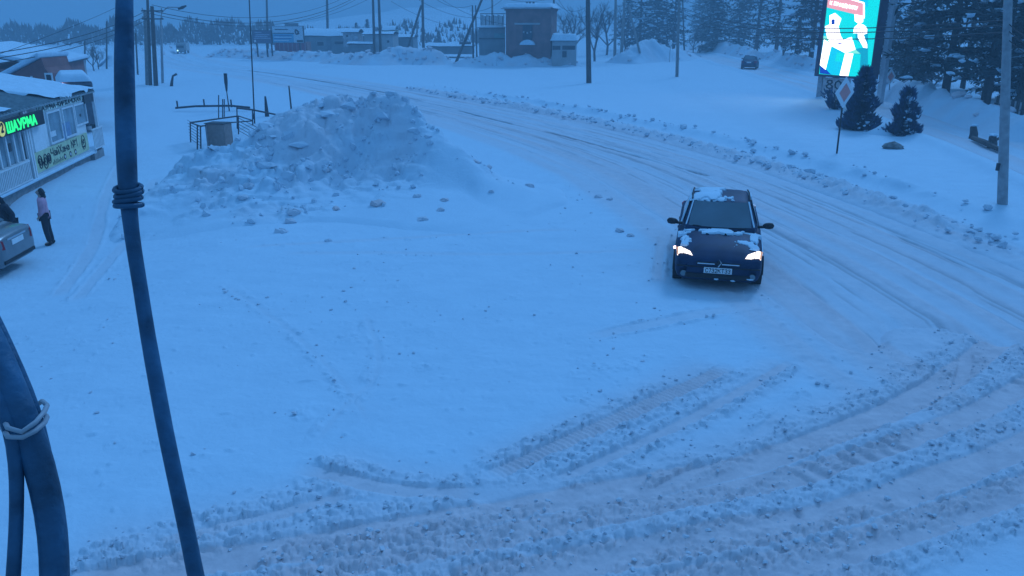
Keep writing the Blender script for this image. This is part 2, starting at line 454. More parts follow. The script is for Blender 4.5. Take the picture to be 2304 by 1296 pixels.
ridge2 = np.exp(-((d2 - 3.0) / 0.4) ** 2); z += ridge2 * 0.18
GZ[far] = z
rd = sm((RW + 1.1 - d) / 0.9)
stk = fbm(-d * side * 2.2, s * 0.05, 4, 93) + 0.5 * fbm(-d * side * 5, s * 0.12, 3, 95)
DIRT[far] = np.maximum(DIRT[far], rd * np.clip(0.52 + 0.38 * stk, 0, 1) * (1 - 0.5 * sm((yf - 45) / 40)))
DIRT[far] = np.maximum(DIRT[far], berm_r * 0.35)
ground = structure(grid_obj('ground', GX, GY, GZ, M_SNOW, attrs={'dirt': DIRT, 'bare': np.zeros(GZ.shape)}))

def road_sheet(name, line, hw, n, zfun):
    cumulative = np.concatenate([[0], np.cumsum(np.linalg.norm(np.diff(line, axis=0), axis=1))])
    u = np.linspace(-hw, hw, n)
    X = np.stack([offset_line(line, q)[:, 0] for q in u], 1); Y = np.stack([offset_line(line, q)[:, 1] for q in u], 1)
    S = np.repeat(cumulative[:, None], n, 1); U = np.repeat(u[None, :], len(line), 0)
    Z, dirt_, bare_ = zfun(X, Y, S, U)
    return structure(grid_obj(name, X, Y, Z, M_SNOW, attrs={'dirt': dirt_, 'bare': bare_}))
RUT = smooth_line([flat(*q) for q in [(560, 158), (650, 170), (865, 206), (960, 229), (1085, 262), (1280, 308), (1470, 361), (1590, 390), (1700, 422), (1930, 492), (2120, 572), (2304, 655), (2600, 780)]], 1.0, 2)
def main_road(X, Y, S, U):
    Z = np.zeros(X.shape) - 0.01
    d, s, side = line_dist(X, Y, RUT)
    on = sm((fbm(s * 0.16, s * 0 + 3, 3, 91) + 0.16) / 0.08)
    wd = 0.055 + 0.0011 * Y
    rut = sm((wd - d) / 0.05 + 0.4) * on
    streak = fbm(U * 2.2, S * 0.05, 4, 93) + 0.5 * fbm(U * 5, S * 0.12, 3, 95)
    Z = Z + 0.035 * streak + 0.02 * fbm(X * 3, Y * 3, 3, 97) - 0.06 * rut
    for off in (-2.3, -0.9, 0.9, 2.3):
        Z = Z - 0.03 * np.exp(-((U - off) / 0.28) ** 2)
    edge = sm((np.abs(U) - (RW - 0.6)) / 0.6)
    Z = Z + edge * 0.06 * np.abs(fbm(X * 4, Y * 4, 3, 99)) - sm((np.abs(U) - RW + 0.1) / 0.15) * 0.1
    Z = Z - 0.12 * sm((13.8 - 1.6 * fbm(X * .7, Y * .7, 3, 88) - Y) / 1.6)
    dirt_ = np.clip(0.52 + 0.38 * streak - 0.2 * edge - 0.45 * sm((Y - 40) / 60), 0, 1)
    fine = sm((fbm(U * 9, S * 0.06, 3, 96) + 0.5 * fbm(U * 20, S * 0.3, 2, 98) - 0.30) / 0.08)
    Z = Z - 0.02 * fine
    return Z, dirt_, np.maximum(rut * 0.85, fine * 0.30 * sm((RW - 0.5 - np.abs(U)) / 0.5))
road = road_sheet('road', smooth_line(RC, 0.33, 0), RW, 110, main_road)
def side_road_z(X, Y, S, U):
    streak = fbm(U * 2.2, S * 0.05, 4, 193)
    Z = 0.26 * np.ones(X.shape) * 0 + H0(X, Y) - 0.03 + 0.03 * streak - 0.03 * (np.exp(-((U - .8) / .25) ** 2) + np.exp(-((U + .8) / .25) ** 2))
    Z = Z - sm((np.abs(U) - 2.3) / 0.15) * 0.15
    return Z, np.clip(0.35 + 0.5 * streak, 0, 1), np.zeros(X.shape)
side_road = road_sheet('side_road', S2, 2.4, 44, side_road_z)

# loose crumbs of snow thrown up by the wheels: nobody could count them
rnd = random.Random(7); npr = np.random.RandomState(5)
crumbs = MB()
cand = np.stack([npr.uniform(-9, 11, 150000), npr.uniform(5.0, 26, 150000)], 1)
wgt = None
ci = np.clip(np.searchsorted(rows, cand[:, 1]), 0, NR - 1)
cj = np.clip(np.searchsorted(cols, cand[:, 0] / cand[:, 1]), 0, NC - 1)
CH = np.zeros(GZ.shape); CH[near] = churn
keep = npr.rand(len(cand)) < CH[ci, cj] * np.where(cand[:, 1] < 12, 0.16, 0.14) + 0.0008
for (cx, cy), i, j in zip(cand[keep], ci[keep], cj[keep]):
    r = 0.009 + 0.024 * rnd.random() ** 3
    crumbs.ico((cx, cy, GZ[i, j] + r * 0.3), r, 0.45, rnd, (1.15, 1.15, 0.8))
stuff(dark_attr(crumbs.build('snow_crumbs', M_SNOW), 0.45), 'loose crumbs of snow churned up along the wheel tracks', 'snow')
berm = MB()
lr = smooth_line(redge, 0.3, 0)
for k, q in enumerate(lr):
    if not (14 < q[1] < 64): continue
    for _ in range(5):
        off = rnd.gauss(0.35, 0.32) if rnd.random() < 0.75 else rnd.gauss(2.0, 0.2)
        t = lr[min(k + 1, len(lr) - 1)] - lr[k - 1]; t = t / (np.linalg.norm(t) + 1e-9)
        n = np.array([t[1], -t[0]]);  n = n if n[0] > 0 else -n
        p = q + n * off + t * rnd.uniform(-.2, .2)
        if rnd.random() > 0.35 + 0.9 * float(fbm(np.array([k * 0.03]), np.array([0.0]), 2, 3)[0]) + (0.3 if off < 1 else -0.1): continue
        r = 0.03 + 0.10 * rnd.random() ** 2.5
        berm.ico((p[0], p[1], hz(*p) + 0.12 + r * 0.2 * rnd.random()), r, 0.4, rnd, (1.2, 1.2, 0.8))
stuff(dark_attr(berm.build('roadside_snow_lumps', M_SNOW), 0.25), 'lumps of ploughed snow in a ridge along the far road edge', 'snow')

# ---------------------------------------------------------------- the ploughed pile
ridge = [(330, 395, 24.5), (400, 395, 25), (480, 345, 26), (560, 300, 26.5), (630, 252, 27), (700, 225, 27.3), (760, 214, 27.5), (830, 210, 27.5), (905, 220, 27), (935, 245, 26.7), (960, 275, 26.3), (1040, 332, 25.5), (1130, 395, 24.5), (1210, 428, 24), (1290, 455, 23.5)]
rp = [at(*q) for q in ridge]
rx = np.array([p.x for p in rp]); rz_ = np.array([p.z for p in rp]); ry = np.array([p.y for p in rp]); rz_ = rz_ * 0.92; rz_[0] = rz_[-1] = 0
px_ = np.linspace(-12.8, 3.4, 300); py_ = np.linspace(18.0, 31.5, 250)
PX, PY = np.meshgrid(px_, py_)
wx = PX + 0.5 * fbm(PX * 0.4, PY * 0.4, 3, 111)
Rh = np.interp(wx, rx, rz_); Ry = np.interp(wx, rx, ry)
u = Ry - PY
lw = sm((-4.3 - wx) / 2.2)
front = 0.68 * sm(1 - u / (2.6 + 2.4 * lw + 0.8 * fbm(PX * 0.6, PY * 0.1, 3, 113))) + 0.32 * np.clip(1 - u / 7.6, 0, 1) ** 1.3
back = sm(1 + u / 3.2)
env = Rh * np.where(u > 0, front, back)
rough = np.maximum(sm((env - 0.10) / 0.5), 0.75 * lw * sm((env - 0.02) / 0.10) * sm((fbm(PX * .6, PY * .6, 3, 114) + .2) / .3)) * np.clip(1.15 - sm((wx + 4.0) / 2.0) * sm((2.4 - env) / 0.9) * 1.1 + 0.55 * np.exp(-(u / 0.45) ** 2), 0.05, 1)
ZP = env + rough * (0.30 * fbm(PX * 0.9, PY * 0.9, 3, 115) + 0.20 * lumps_of(PX * 1.5 + 0.5 * fbm(PX, PY, 2, 9), PY * 1.5 + .5 * fbm(PX, PY, 2, 10), 117) * (fbm(PX * .7, PY * .7, 2, 118) > -.1) + 0.10 * lumps_of(PX * 3.6, PY * 3.6, 119) + 0.05 * lumps_of(PX * 8, PY * 8, 120))
gull = fbm(PX * 1.4 + 2.0 * fbm(PX * .5, PY * .5, 2, 7), PY * 0.25, 3, 121)
ZP = ZP - rough * 0.22 * np.clip(gull, 0, 1) * 2
cut = np.clip(np.round(ZP * 2.2 + fbm(PX, PY, 2, 131)) / 2.2 - ZP, -0.2, 0.2)
ZP = ZP + rough * 0.35 * cut * sm((fbm(PX * 0.5, PY * 0.5, 2, 133) + 0.1) / 0.3)
base = H0(PX, PY)
mask = sm(env / 0.08)
ZP = ZP * mask + base + 0.02 - 0.15 * (1 - mask)
PD = 0.45 * np.clip(rough * (0.25 + 0.9 * fbm(PX * 0.8, PY * 0.8, 3, 123)) + 0.25 * sm((env - 1.2) / 0.6) * rough, 0, 0.9)
pile = grid_obj('snow_pile', PX, PY, ZP, M_SNOW, attrs={'dirt': PD, 'bare': np.zeros(PX.shape)})
tag(pile, 'big ploughed snow pile with a steep dirty top in the middle of the yard', 'snow pile')
def pile_z(xx, yy):
    i = int(round((yy - 18.0) / 13.5 * 249)); j = int(round((xx + 12.8) / 16.2 * 299))
    return float(ZP[max(0, min(249, i)), max(0, min(299, j))]) if 0 <= i < 250 and 0 <= j < 300 else hz(xx, yy)
def surf(px, py):                  # where the sight line meets the pile or the ground
    d = ray(px, py); t = 14.0
    while t < 60:
        p = d * t; z = CAMZ + p[2]
        if z <= max(pile_z(p[0], p[1]), hz(p[0], p[1])): return Vector((p[0], p[1], z))
        t += 0.05
    return G(px, py)
lumps = MB()
for _ in range(4200):
    i = rnd.randrange(250); j = rnd.randrange(300)
    if rough[i, j] * (env[i, j] > 0.05) * (0.35 + 0.65 * (gull[i, j] > 0)) < rnd.random() * 1.3: continue
    r = 0.03 + 0.09 * rnd.random() ** 3
    lumps.ico((PX[i, j], PY[i, j], ZP[i, j] + r * 0.2), r, 0.45, rnd)
for _ in range(420):                # broken blocks near the crest
    i = rnd.randrange(250); j = rnd.randrange(300)
    if env[i, j] < 0.5 or rough[i, j] < 0.4 or rnd.random() > (env[i, j] / 2.6) ** 1.5: continue
    r = rnd.uniform(0.09, 0.26); lumps.ico((PX[i, j], PY[i, j], ZP[i, j] + r * 0.1), r, 0.6, rnd, (1.3, 1.0, rnd.uniform(.5, 1.0)))
stuff(dark_attr(lumps.build('pile_crumbs', M_SNOW), 0.2), 'small crumbs of snow scattered over the ploughed pile', 'snow')
CLODS = [((757, 470), 0.20, 'dark angular snow clod below the pile', 0.85), ((850, 460), 0.30, 'flat slab of hard snow below the pile', 0.8), ((735, 384), 0.16, 'round dark snow clod halfway up the pile front', 0.7),
         ((940, 443), 0.20, 'flat pale lump right of the hard slab below the pile', .4), ((1003, 452), 0.18, 'upper lump with a dark notch in the pair right of the slab', .6), ((990, 474), 0.17, 'lower lump of the pair right of the slab', .5), ((950, 495), 0.22, 'broad low lump nearest the yard, below the pair', .4), ((660, 478), 0.26, 'upper of three pale lumps heaped at the near foot of the pile', .5), ((650, 500), 0.24, 'middle of three pale lumps heaped at the near foot of the pile', .5), ((632, 522), 0.22, 'lowest of three pale lumps heaped at the near foot of the pile', .4),
         ((865, 536), 0.07, 'tiny lone lump on the smooth yard below the slab', .3), ((740, 542), 0.12, 'small half-buried lump on the yard below the dark angular clod', .3), ((925, 322), 0.13, 'small lone clod on the clean right shoulder of the pile', .4), ((1100, 378), 0.18, "right one of two clods on the pile's right ridge", .6), ((1070, 365), 0.2, "left one of two clods on the pile's right ridge", .6), ((1195, 420), 0.2, 'rightmost snow clod at the foot of the pile', .5), ((1105, 432), 0.13, 'small lump left of the rightmost clod at the pile foot', .4),
         ((560, 420), 0.24, "upper of two lumps on the pile's left slope", .4), ((545, 445), 0.2, "lower of two lumps on the pile's left slope", .4), ((585, 365), 0.15, "small lump high on the pile's left slope", .4), ((1345, 445), 0.16, 'snow clod between the pile and the dark car, far one', .5), ((1395, 520), 0.17, 'snow clod beside the dark car, near one', .5), ((1420, 532), 0.13, 'smaller clod touching the near clod beside the dark car', .5), ((1330, 480), 0.06, 'tiny lump left of the dark car', .4), ((1370, 450), .13, 'small clod right of the far one between pile and car', .5)]
for q, r, lab, dv in CLODS:
    p = surf(*q); r *= .8; p.z -= r * .12; b = MB()
    for _ in range(3):
        b.ico((rnd.uniform(-.35, .35) * r, rnd.uniform(-.3, .3) * r, r * (0.1 + 0.15 * rnd.random())), r * rnd.uniform(.55, .9), 0.35, rnd, (1.3 if r > .25 else 1.1, 1.0, 0.4 if r > .28 else 0.75))
    o = dark_attr(b.build('snow_clod', M_SNOW), dv); o.location = p; o.rotation_euler.z = rnd.random() * 0.6
    tag(o, lab or 'pale lump of snow that rolled off the ploughed pile', 'snow clod', 'clods fallen from the snow pile')

def bank(name, pts, width, label, seed, dirtv=0.35, res=0.25, spots=60, cat='snow bank'):
    """ridge of ploughed snow: pts = (px, py_base, crest height)"""
    P = [(G(a, b), h) for a, b, h in pts]
    b0 = np.array([[p.x, p.y] for p, h in P]); hs = np.array([h for p, h in P])
    ln = smooth_line(b0, res, 1)
    s = np.concatenate([[0], np.cumsum(np.linalg.norm(np.diff(ln, axis=0), axis=1))])
    sb = np.concatenate([[0], np.cumsum(np.linalg.norm(np.diff(b0, axis=0), axis=1))]); sb *= s[-1] / sb[-1]
    n = int(width * 2 / res); U = np.linspace(-width, width, n)
    t = np.gradient(ln, axis=0); t /= np.linalg.norm(t, axis=1)[:, None]
    nn = np.stack([-t[:, 1], t[:, 0]], 1)
    X = ln[:, 0:1] + nn[:, 0:1] * U; Y = ln[:, 1:2] + nn[:, 1:2] * U
    hh = np.interp(s, sb, hs)[:, None] * (1 + 0.5 * fbm(X * 0.22, Y * 0.22, 3, seed))
    e = sm(1 - np.abs(U)[None, :] / width) * sm(s[:, None] / 1.5) * sm((s[-1] - s)[:, None] / 1.5)
    Z = hh * e + e * (0.5 * np.abs(fbm(X * 1.1, Y * 1.1, 3, seed + 1)) + 0.25 * np.abs(fbm(X * 3, Y * 3, 2, seed + 2))) + H0(X, Y) - 0.12 * (1 - sm(e / 0.1)) + 0.02
    D = np.clip(dirtv * (0.6 + 1.5 * fbm(X * 0.8, Y * 0.8, 3, seed + 3)), 0, 1) * np.ones(X.shape)
    root = thing(name, (0, 0, 0), 0, label, cat)
    grid_obj('bank_body', X, Y, Z, M_SNOW, root, attrs={'dirt': D, 'bare': np.zeros(X.shape)})
    l = MB()
    for _ in range(spots):
        i = rnd.randrange(X.shape[0]); j = rnd.randrange(X.shape[1])
        if e[i, j] < 0.15: continue
        r = rnd.uniform(0.08, 0.3); l.ico((X[i, j], Y[i, j], Z[i, j] + 0.05), r, 0.4, rnd, (1.2, 1.2, .7))
    o = dark_attr(l.build('bank_lumps', M_SNOW, root), 0.7); o['kind'] = 'stuff'
    return root
bank('snow_bank', [(470, 128, .9), (520, 128, 1.2), (600, 132, 1.0), (680, 135, 1.0), (760, 138, 1.0)], 3.2, 'lumpy snow bank in front of the billboards', 201, .5, spots=120)
bank('snow_bank', [(745, 140, .8), (800, 143, 1.3), (850, 145, 1.0), (900, 143, 2.0), (960, 143, 1.9), (1010, 145, .8)], 3.0, 'tall snow bank under the A-frame pole', 221, .4, spots=90)
bank('snow_bank', [(1020, 150, .5), (1080, 147, .9), (1115, 146, 1.4), (1150, 147, .7), (1190, 147, 1.0), (1215, 147, .4), (1255, 147, 1.1), (1310, 149, .5)], 2.0, 'snow drift along the foot of the brick tower', 241, .25, spots=60)
bank('snow_bank', [(1390, 143, .8), (1430, 140, 2.2), (1470, 138, 2.2), (1510, 136, 1.2), (1545, 130, .5)], 3.0, 'rounded snow mound left of the side road', 261, .2, spots=30)
bank('snow_bank', [(1555, 106, .8), (1620, 118, 1.5), (1680, 128, 1.2), (1710, 133, .8)], 2.2, 'cut snow bank behind the far car', 281, .4, spots=60)
bank('snow_bank', [(1730, 130, .7), (1790, 146, .9), (1850, 160, .8), (1960, 200, .9), (2060, 232, 1.1), (2140, 258, 1.0), (2230, 285, .7), (2330, 320, .5)], 1.5, 'snow bank along the far edge of the side road', 291, .2, spots=140)
bank('snow_mound', [(1958, 296, .3), (1985, 300, .95), (2010, 302, .8), (2040, 306, .3)], 1.1, 'smooth snow mound between the two evergreen shrubs', 301, 0.0, .12, spots=0, cat='snow mound')
bank('snow_bank', [(225, 150, .8), (260, 150, .9), (300, 140, 1.0), (340, 128, 1.0), (390, 115, .8)], 2.0, 'low snow bank left of the pole cluster', 311, .15, spots=20)
# ---------------------------------------------------------------- lettering drawn as strokes
GLY = {
 'Ш': (1.0, [[(0, 1), (0, 0), (1, 0), (1, 1)], [(.5, 0), (.5, 1)]]), 'А': (.8, [[(0, 0), (.4, 1), (.8, 0)], [(.14, .33), (.66, .33)]]),
 'У': (.75, [[(0, 1), (.38, .4)], [(.75, 1), (.3, 0), (.1, 0)]]), 'Р': (.65, [[(0, 0), (0, 1), (.45, 1), (.65, .85), (.65, .6), (.45, .45), (0, .45)]]),
 'М': (.95, [[(0, 0), (.06, 1), (.47, .3), (.88, 1), (.95, 0)]]), 'К': (.7, [[(0, 0), (0, 1)], [(.7, 1), (0, .45)], [(.18, .6), (.7, 0)]]),
 'И': (.75, [[(0, 1), (0, 0), (.75, 1), (.75, 0)]]), 'Ж': (1.0, [[(.5, 0), (.5, 1)], [(0, 1), (.5, .5), (1, 1)], [(0, 0), (.5, .5), (1, 0)]]),
 'Ч': (.65, [[(0, 1), (0, .55), (.2, .42), (.65, .45)], [(.65, 1), (.65, 0)]]), 'С': (.7, [[(.7, .82), (.5, 1), (.2, 1), (0, .75), (0, .25), (.2, 0), (.5, 0), (.7, .18)]]),
 'Я': (.65, [[(.65, 0), (.65, 1), (.2, 1), (0, .85), (0, .6), (.2, .45), (.65, .45)], [(.3, .45), (0, 0)]]), 'Х': (.75, [[(0, 0), (.75, 1)], [(0, 1), (.75, 0)]]),
 'П': (.75, [[(0, 0), (0, 1), (.75, 1), (.75, 0)]]), 'Н': (.75, [[(0, 0), (0, 1)], [(.75, 0), (.75, 1)], [(0, .5), (.75, .5)]]),
 'Д': (.85, [[(0, -.15), (0, 0), (.85, 0), (.85, -.15)], [(.12, 0), (.25, 1), (.7, 1), (.7, 0)]]), 'З': (.6, [[(0, .85), (.2, 1), (.45, 1), (.6, .8), (.5, .58), (.25, .52), (.5, .48), (.6, .22), (.45, 0), (.2, 0), (0, .15)]]),
 'Т': (.7, [[(0, 1), (.7, 1)], [(.35, 1), (.35, 0)]]),
 'а': (.5, [[(.05, .55), (.25, .62), (.5, .5), (.5, 0)], [(.5, .38), (.2, .36), (0, .2), (.15, 0), (.5, .12)]]), 'й': (.5, [[(0, .6), (0, 0), (.5, .6), (.5, 0)], [(.1, .85), (.25, .75), (.4, .85)]]),
 'н': (.5, [[(0, 0), (0, .6)], [(.5, 0), (.5, .6)], [(0, .3), (.5, .3)]]), '№': (1.2, [[(0, 0), (0, 1), (.6, 0), (.6, 1)], [(.8, .75), (1.0, .95), (1.2, .75), (1.0, .5), (.8, .75)], [(.8, .3), (1.2, .3)]]),
 '1': (.4, [[(0, .75), (.3, 1), (.3, 0)]]), '2': (.6, [[(0, .8), (.15, 1), (.45, 1), (.6, .8), (.55, .55), (0, 0), (.6, 0)]]), '3': (.6, [[(0, .85), (.2, 1), (.45, 1), (.6, .8), (.5, .58), (.25, .52), (.5, .48), (.6, .22), (.45, 0), (.2, 0), (0, .15)]]),
 '4': (.65, [[(.5, 0), (.5, 1), (0, .3), (.65, .3)]]), '7': (.55, [[(0, 1), (.55, 1), (.2, 0)]]), '8': (.6, [[(.3, .52), (.05, .7), (.1, .95), (.3, 1), (.5, .95), (.55, .7), (.3, .52), (0, .3), (.08, .05), (.3, 0), (.52, .05), (.6, .3), (.3, .52)]]),
 '0': (.6, [[(.3, 0), (.05, .2), (0, .5), (.05, .8), (.3, 1), (.55, .8), (.6, .5), (.55, .2), (.3, 0)]]), '-': (.5, [[(.05, .45), (.45, .45)]]), ' ': (.35, []), '.': (.2, [[(.1, 0), (.1, .06)]]),
}
def text_width(t, gap=.28): return sum(GLY[c][0] + gap for c in t) - gap
def letters(mb, t, O, U, V, N, thick=.16, depth=0.02, gap=.28):
    """strokes of t on the plane at O; U one letter height along the line, V up, N proud"""
    O, U, V, N = Vector(O), Vector(U), Vector(V), Vector(N); x0 = 0
    for c in t:
        for st in GLY[c][1]:
            for a, b in zip(st[:-1], st[1:]):
                A = Vector((a[0] + x0, a[1], 0)); B = Vector((b[0] + x0, b[1], 0)); d = (B - A)
                if d.length < 1e-6: continue
                d.normalize(); n = Vector((-d.y, d.x, 0)) * thick / 2; A = A - d * thick * .35; B = B + d * thick * .35
                q = [A - n, B - n, B + n, A + n]
                vs = [O + U * p.x + V * p.y for p in q] + [O + U * p.x + V * p.y + N * depth for p in q]
                mb.add(vs, [(4, 5, 6, 7), (0, 1, 5, 4), (1, 2, 6, 5), (2, 3, 7, 6), (3, 0, 4, 7)])
        x0 += GLY[c][0] + gap
    return mb
def quad_slab(mb, q, N, d0, d1):   # a polygon of 3-D points thickened along N
    q = [Vector(p) for p in q]; N = Vector(N); n = len(q)
    nrm = Vector((0, 0, 0))
    for i in range(n): nrm += (q[i] - q[0]).cross(q[(i + 1) % n] - q[0])
    if nrm.dot(N) < 0: q = q[::-1]
    vs = [p + N * d0 for p in q] + [p + N * d1 for p in q]
    return mb.add(vs, [tuple(range(n - 1, -1, -1)), tuple(range(n, 2 * n))] + [(i, (i + 1) % n, n + (i + 1) % n, n + i) for i in range(n)])

# ---------------------------------------------------------------- shawarma kiosk
KA = Vector((*flat(197, 366)[:2], 0)); tA = KA.y
KB = at(0, 455, 22.6); KB.z = 0
ke = (KB - KA).normalized(); kn = Vector((-ke.y, ke.x, 0))
KZ = hz(KA.x, KA.y)
kiosk = thing('kiosk', (KA.x, KA.y, KZ), math.atan2(ke.y, ke.x), 'pale shawarma kiosk with ribbed snowy roof and a green lit sign', 'kiosk')
def K(px, py, off=0.0):            # that pixel on the kiosk front, in kiosk coordinates
    d = Vector(ray(px, py)); o = Vector((0, 0, CAMZ)) - (KA + kn * off)
    t = -o.dot(kn) / d.dot(kn); p = o + d * t
    return p.dot(ke), CAMZ + d.z * t - KZ
M_WALLW = mat('white_panel', (.72, .74, .75), .6, var=.06, vscale=2)
M_FRAME = mat('white_frame', (.7, .72, .74), .5, var=.04)
M_GLASS = mat('window_glass', (.20, .27, .31), .12, var=.2, vscale=1.5, spec=.6)
M_PLINTH = mat('grey_plinth', (.26, .26, .27), .85, var=.15, bump=.3)
M_ROOF = mat('roof_metal', (.25, .30, .32), .5, var=.1)
M_DARK = mat('dark_metal', (.03, .035, .045), .5, var=.1)
M_BLACK = mat('black_print', (.012, .014, .02), .6, var=.05)
M_SNOWP = mat('snow_plain', SNOW, .85, var=.03, vscale=3, bump=.25, bscale=9)
fl = (K(202, 343)[1] + K(0, 440)[1]) / 2; eave = (K(192, 203)[1] + K(0, 273)[1]) / 2
KL = K(-30, 460)[0]; x_c = K(197, 300)[0]; DEP = 3.0
def kbox(name, m, x0, x1, y0, y1, z0, z1, parent=None, bevel=0): return part_box(name, m, parent or kiosk, x0, x1, y0, y1, z0, z1, bevel=bevel)
kbox('plinth', M_PLINTH, x_c, KL, -DEP, -.03, -.6, fl - .05)
kbox('wall', M_WALLW, x_c, KL, -DEP, -.02, fl - .05, eave - .02)
kbox('snow_ledge', M_SNOWP, x_c - .1, KL, -.05, .14, fl - .06, fl + .04, bevel=.03)
# ribbed roof, higher at the back
rise = .55
def rz(y): return eave + (.1 - y) * rise / (DEP + .1)
rb = MB(); x0r, x1r = x_c - 1.25, KL
rb.add([(x0r, .1, rz(.1)), (x1r, .1, rz(.1)), (x1r, -DEP - .3, rz(-DEP - .3)), (x0r, -DEP - .3, rz(-DEP - .3)), (x0r, .1, rz(.1) + .05), (x1r, .1, rz(.1) + .05), (x1r, -DEP - .3, rz(-DEP - .3) + .05), (x0r, -DEP - .3, rz(-DEP - .3) + .05)],
       [(0, 1, 2, 3), (7, 6, 5, 4), (0, 4, 5, 1), (2, 6, 7, 3), (1, 5, 6, 2), (0, 3, 7, 4)])
roof = rb.build('roof', M_ROOF, kiosk)
k = 0
x = x0r + .06
while x < x1r - .1:
    MB().add([(x, .11, rz(.11) + .052), (x + .05, .11, rz(.11) + .052), (x + .05, -DEP - .31, rz(-DEP - .31) + .052), (x, -DEP - .31, rz(-DEP - .31) + .052), (x + .01, .11, rz(.11) + .095), (x + .04, .11, rz(.11) + .095), (x + .04, -DEP - .31, rz(-DEP - .31) + .095), (x + .01, -DEP - .31, rz(-DEP - .31) + .095)],
             [(4, 5, 6, 7), (0, 1, 5, 4), (2, 3, 7, 6), (1, 2, 6, 5), (3, 0, 4, 7)]).build('roof_rib', M_ROOF, roof)
    x += .24
def snow_patch(name, parent, x0, x1, y0, y1, zf, th, seed, lim=-.05, nx=60, ny=36, fr=1.1, amp=.5, soft=.15):
    X, Y = np.meshgrid(np.linspace(x0, x1, nx), np.linspace(y0, y1, ny))
    e = np.minimum(np.minimum(X - x0, x1 - X), np.minimum(Y - y0, y1 - Y))
    n = fbm(X * fr, Y * fr, 3, seed)
    c = sm((e + n * amp + lim + .12) / soft)
    Z = np.vectorize(zf)(X, Y) + th * (c + .3 * c * fbm(X * 2, Y * 2, 2, seed + 1)) - .05 * (1 - c)
    return grid_obj(name, X, Y, Z, M_SNOWP, parent)
snow_patch('roof_snow', roof, x_c - 1.3, K(118, 240)[0], -DEP - .3, .1, lambda a, b: rz(b) + .05, .13, 401, .12)
snow_patch('roof_snow', roof, K(60, 260)[0], KL, -DEP - .3, -1.5, lambda a, b: rz(b) + .05, .13, 411, .05)
snow_patch('roof_snow', roof, K(22, 262)[0], KL, -.9, .1, lambda a, b: rz(b) + .05, .11, 421, .05)
# windows
def window(px0, px1, pyt0, pyb0, pyt1, pyb1, mull=0, label=None):
    a0 = K(px0, pyt0); b0 = K(px0, pyb0); a1 = K(px1, pyt1); b1 = K(px1, pyb1)
    xa, xb = a0[0], a1[0]; zt = (a0[1] + a1[1]) / 2; zb = (b0[1] + b1[1]) / 2
    if xa > xb: xa, xb = xb, xa
    f = .06; fr = MB()
    fr.box(xa - f, xa, -.019, .035, zb - f, zt + f).box(xb, xb + f, -.019, .035, zb - f, zt + f).box(xa, xb, -.019, .035, zt, zt + f).box(xa, xb, -.019, .035, zb - f, zb)
    for i in range(mull):
        xm = xa + (xb - xa) * (i + 1) / (mull + 1); fr.box(xm - .02, xm + .02, -.018, .03, zb, zt)
    o = fr.build('window', M_FRAME, kiosk)
    MB().box(xa, xb, -.018, -.004, zb, zt).build('pane', M_GLASS, o)
    return o
w1 = window(104, 131, 256, 326, 250, 315); w2 = window(138, 161, 246, 312, 241, 303); w3 = window(165, 189, 238, 283, 234, 276)
xb0, zb0 = K(120, 303); 
MB().box(K(126, 300)[0], K(110, 303)[0], -.003, .006, zb0 - .06, zb0 + .12).build('window_sticker', M_FRAME, w1)
MB().box(K(158, 285)[0], K(141, 300)[0], -.003, .006, K(150, 290)[1] - .32, K(150, 275)[1]).build('window_poster', mat('poster_blue', (.2, .3, .45), .6), w2)
xm_, zm_ = K(181, 259); MB().prism([(xm_ + .07 * math.cos(q * .6), zm_ + .05 * math.sin(q * .6)) for q in range(10)], -.004, .01, Matrix(((1, 0, 0, 0), (0, 0, 1, 0), (0, 1, 0, 0), (0, 0, 0, 1)))).build('window_sticker', M_DARK, w3)
# white blank panel, posts
xa, xb = K(99, 300)[0], K(72, 300)[0]
kbox('blank_panel', mat('bright_panel', (.76, .78, .8), .5, var=.03), xa, xb, -.019, .012, K(85, 350)[1], K(85, 270)[1])
for px in (62, 67): 
    xx = K(px, 340)[0]; kbox('corner_post', M_FRAME, xx - .05, xx + .05, .0, .10, fl + .04, eave - .02)
kbox('door', M_DARK, K(60, 340)[0], K(52, 340)[0], -.019, .0, fl + .04, K(56, 300)[1])
# upper name strip and the green sign
def strip(px0, py0t, py0b, px1, py1t, py1b):
    a = K(px0, py0t); b = K(px1, py1t); c = K(px0, py0b); d = K(px1, py1b)
    return a[0], b[0], (c[1] + d[1]) / 2, (a[1] + b[1]) / 2
M_YEL = mat('pale_yellow_board', (.55, .60, .36), .6, var=.08)
xs0, xs1, zs0, zs1 = strip(190, 207, 222, 82, 242, 258)
sb = kbox('name_strip', mat('pale_strip', (.6, .68, .6), .6, var=.08), xs0, xs1, -.01, .02, zs0, zs1)
t = 'ШАУРМА-КИРЖАЧСКАЯ 24'; hgt = (zs1 - zs0) * .66; sc = (xs1 - xs0 - .16) / text_width(t)
stuff(letters(MB(), t, (xs1 - .08, .021, zs0 + hgt * .22), (-sc, 0, 0), (0, 0, hgt), (0, 1, 0), .2, .008).build('sign_lettering', M_BLACK, sb))
xs0, xs1, zs0, zs1 = strip(81, 246, 272, -28, 278, 324)
lb = kbox('lit_sign', M_BLACK, xs0, xs1, .10, .2, zs0, zs1, bevel=.01)
M_GREEN = mat('green_led', (.05, .5, .2), .5, var=0, emit=(.02, 1.0, .22), estr=.95)
xl0, xl1 = K(79, 262, .2)[0], K(15, 285, .2)[0]; hgt = (zs1 - zs0) * .62; sc = (xl1 - xl0) / text_width('ШАУРМА')
letters(MB(), 'ШАУРМА', (xl1, .201, zs0 + hgt * .3), (-sc, 0, 0), (0, 0, hgt), (0, 1, 0), .21, .02).build('glowing_lettering', M_GREEN, lb)
xd, zd = K(1, 285, .2); rr = (zs1 - zs0) * .5
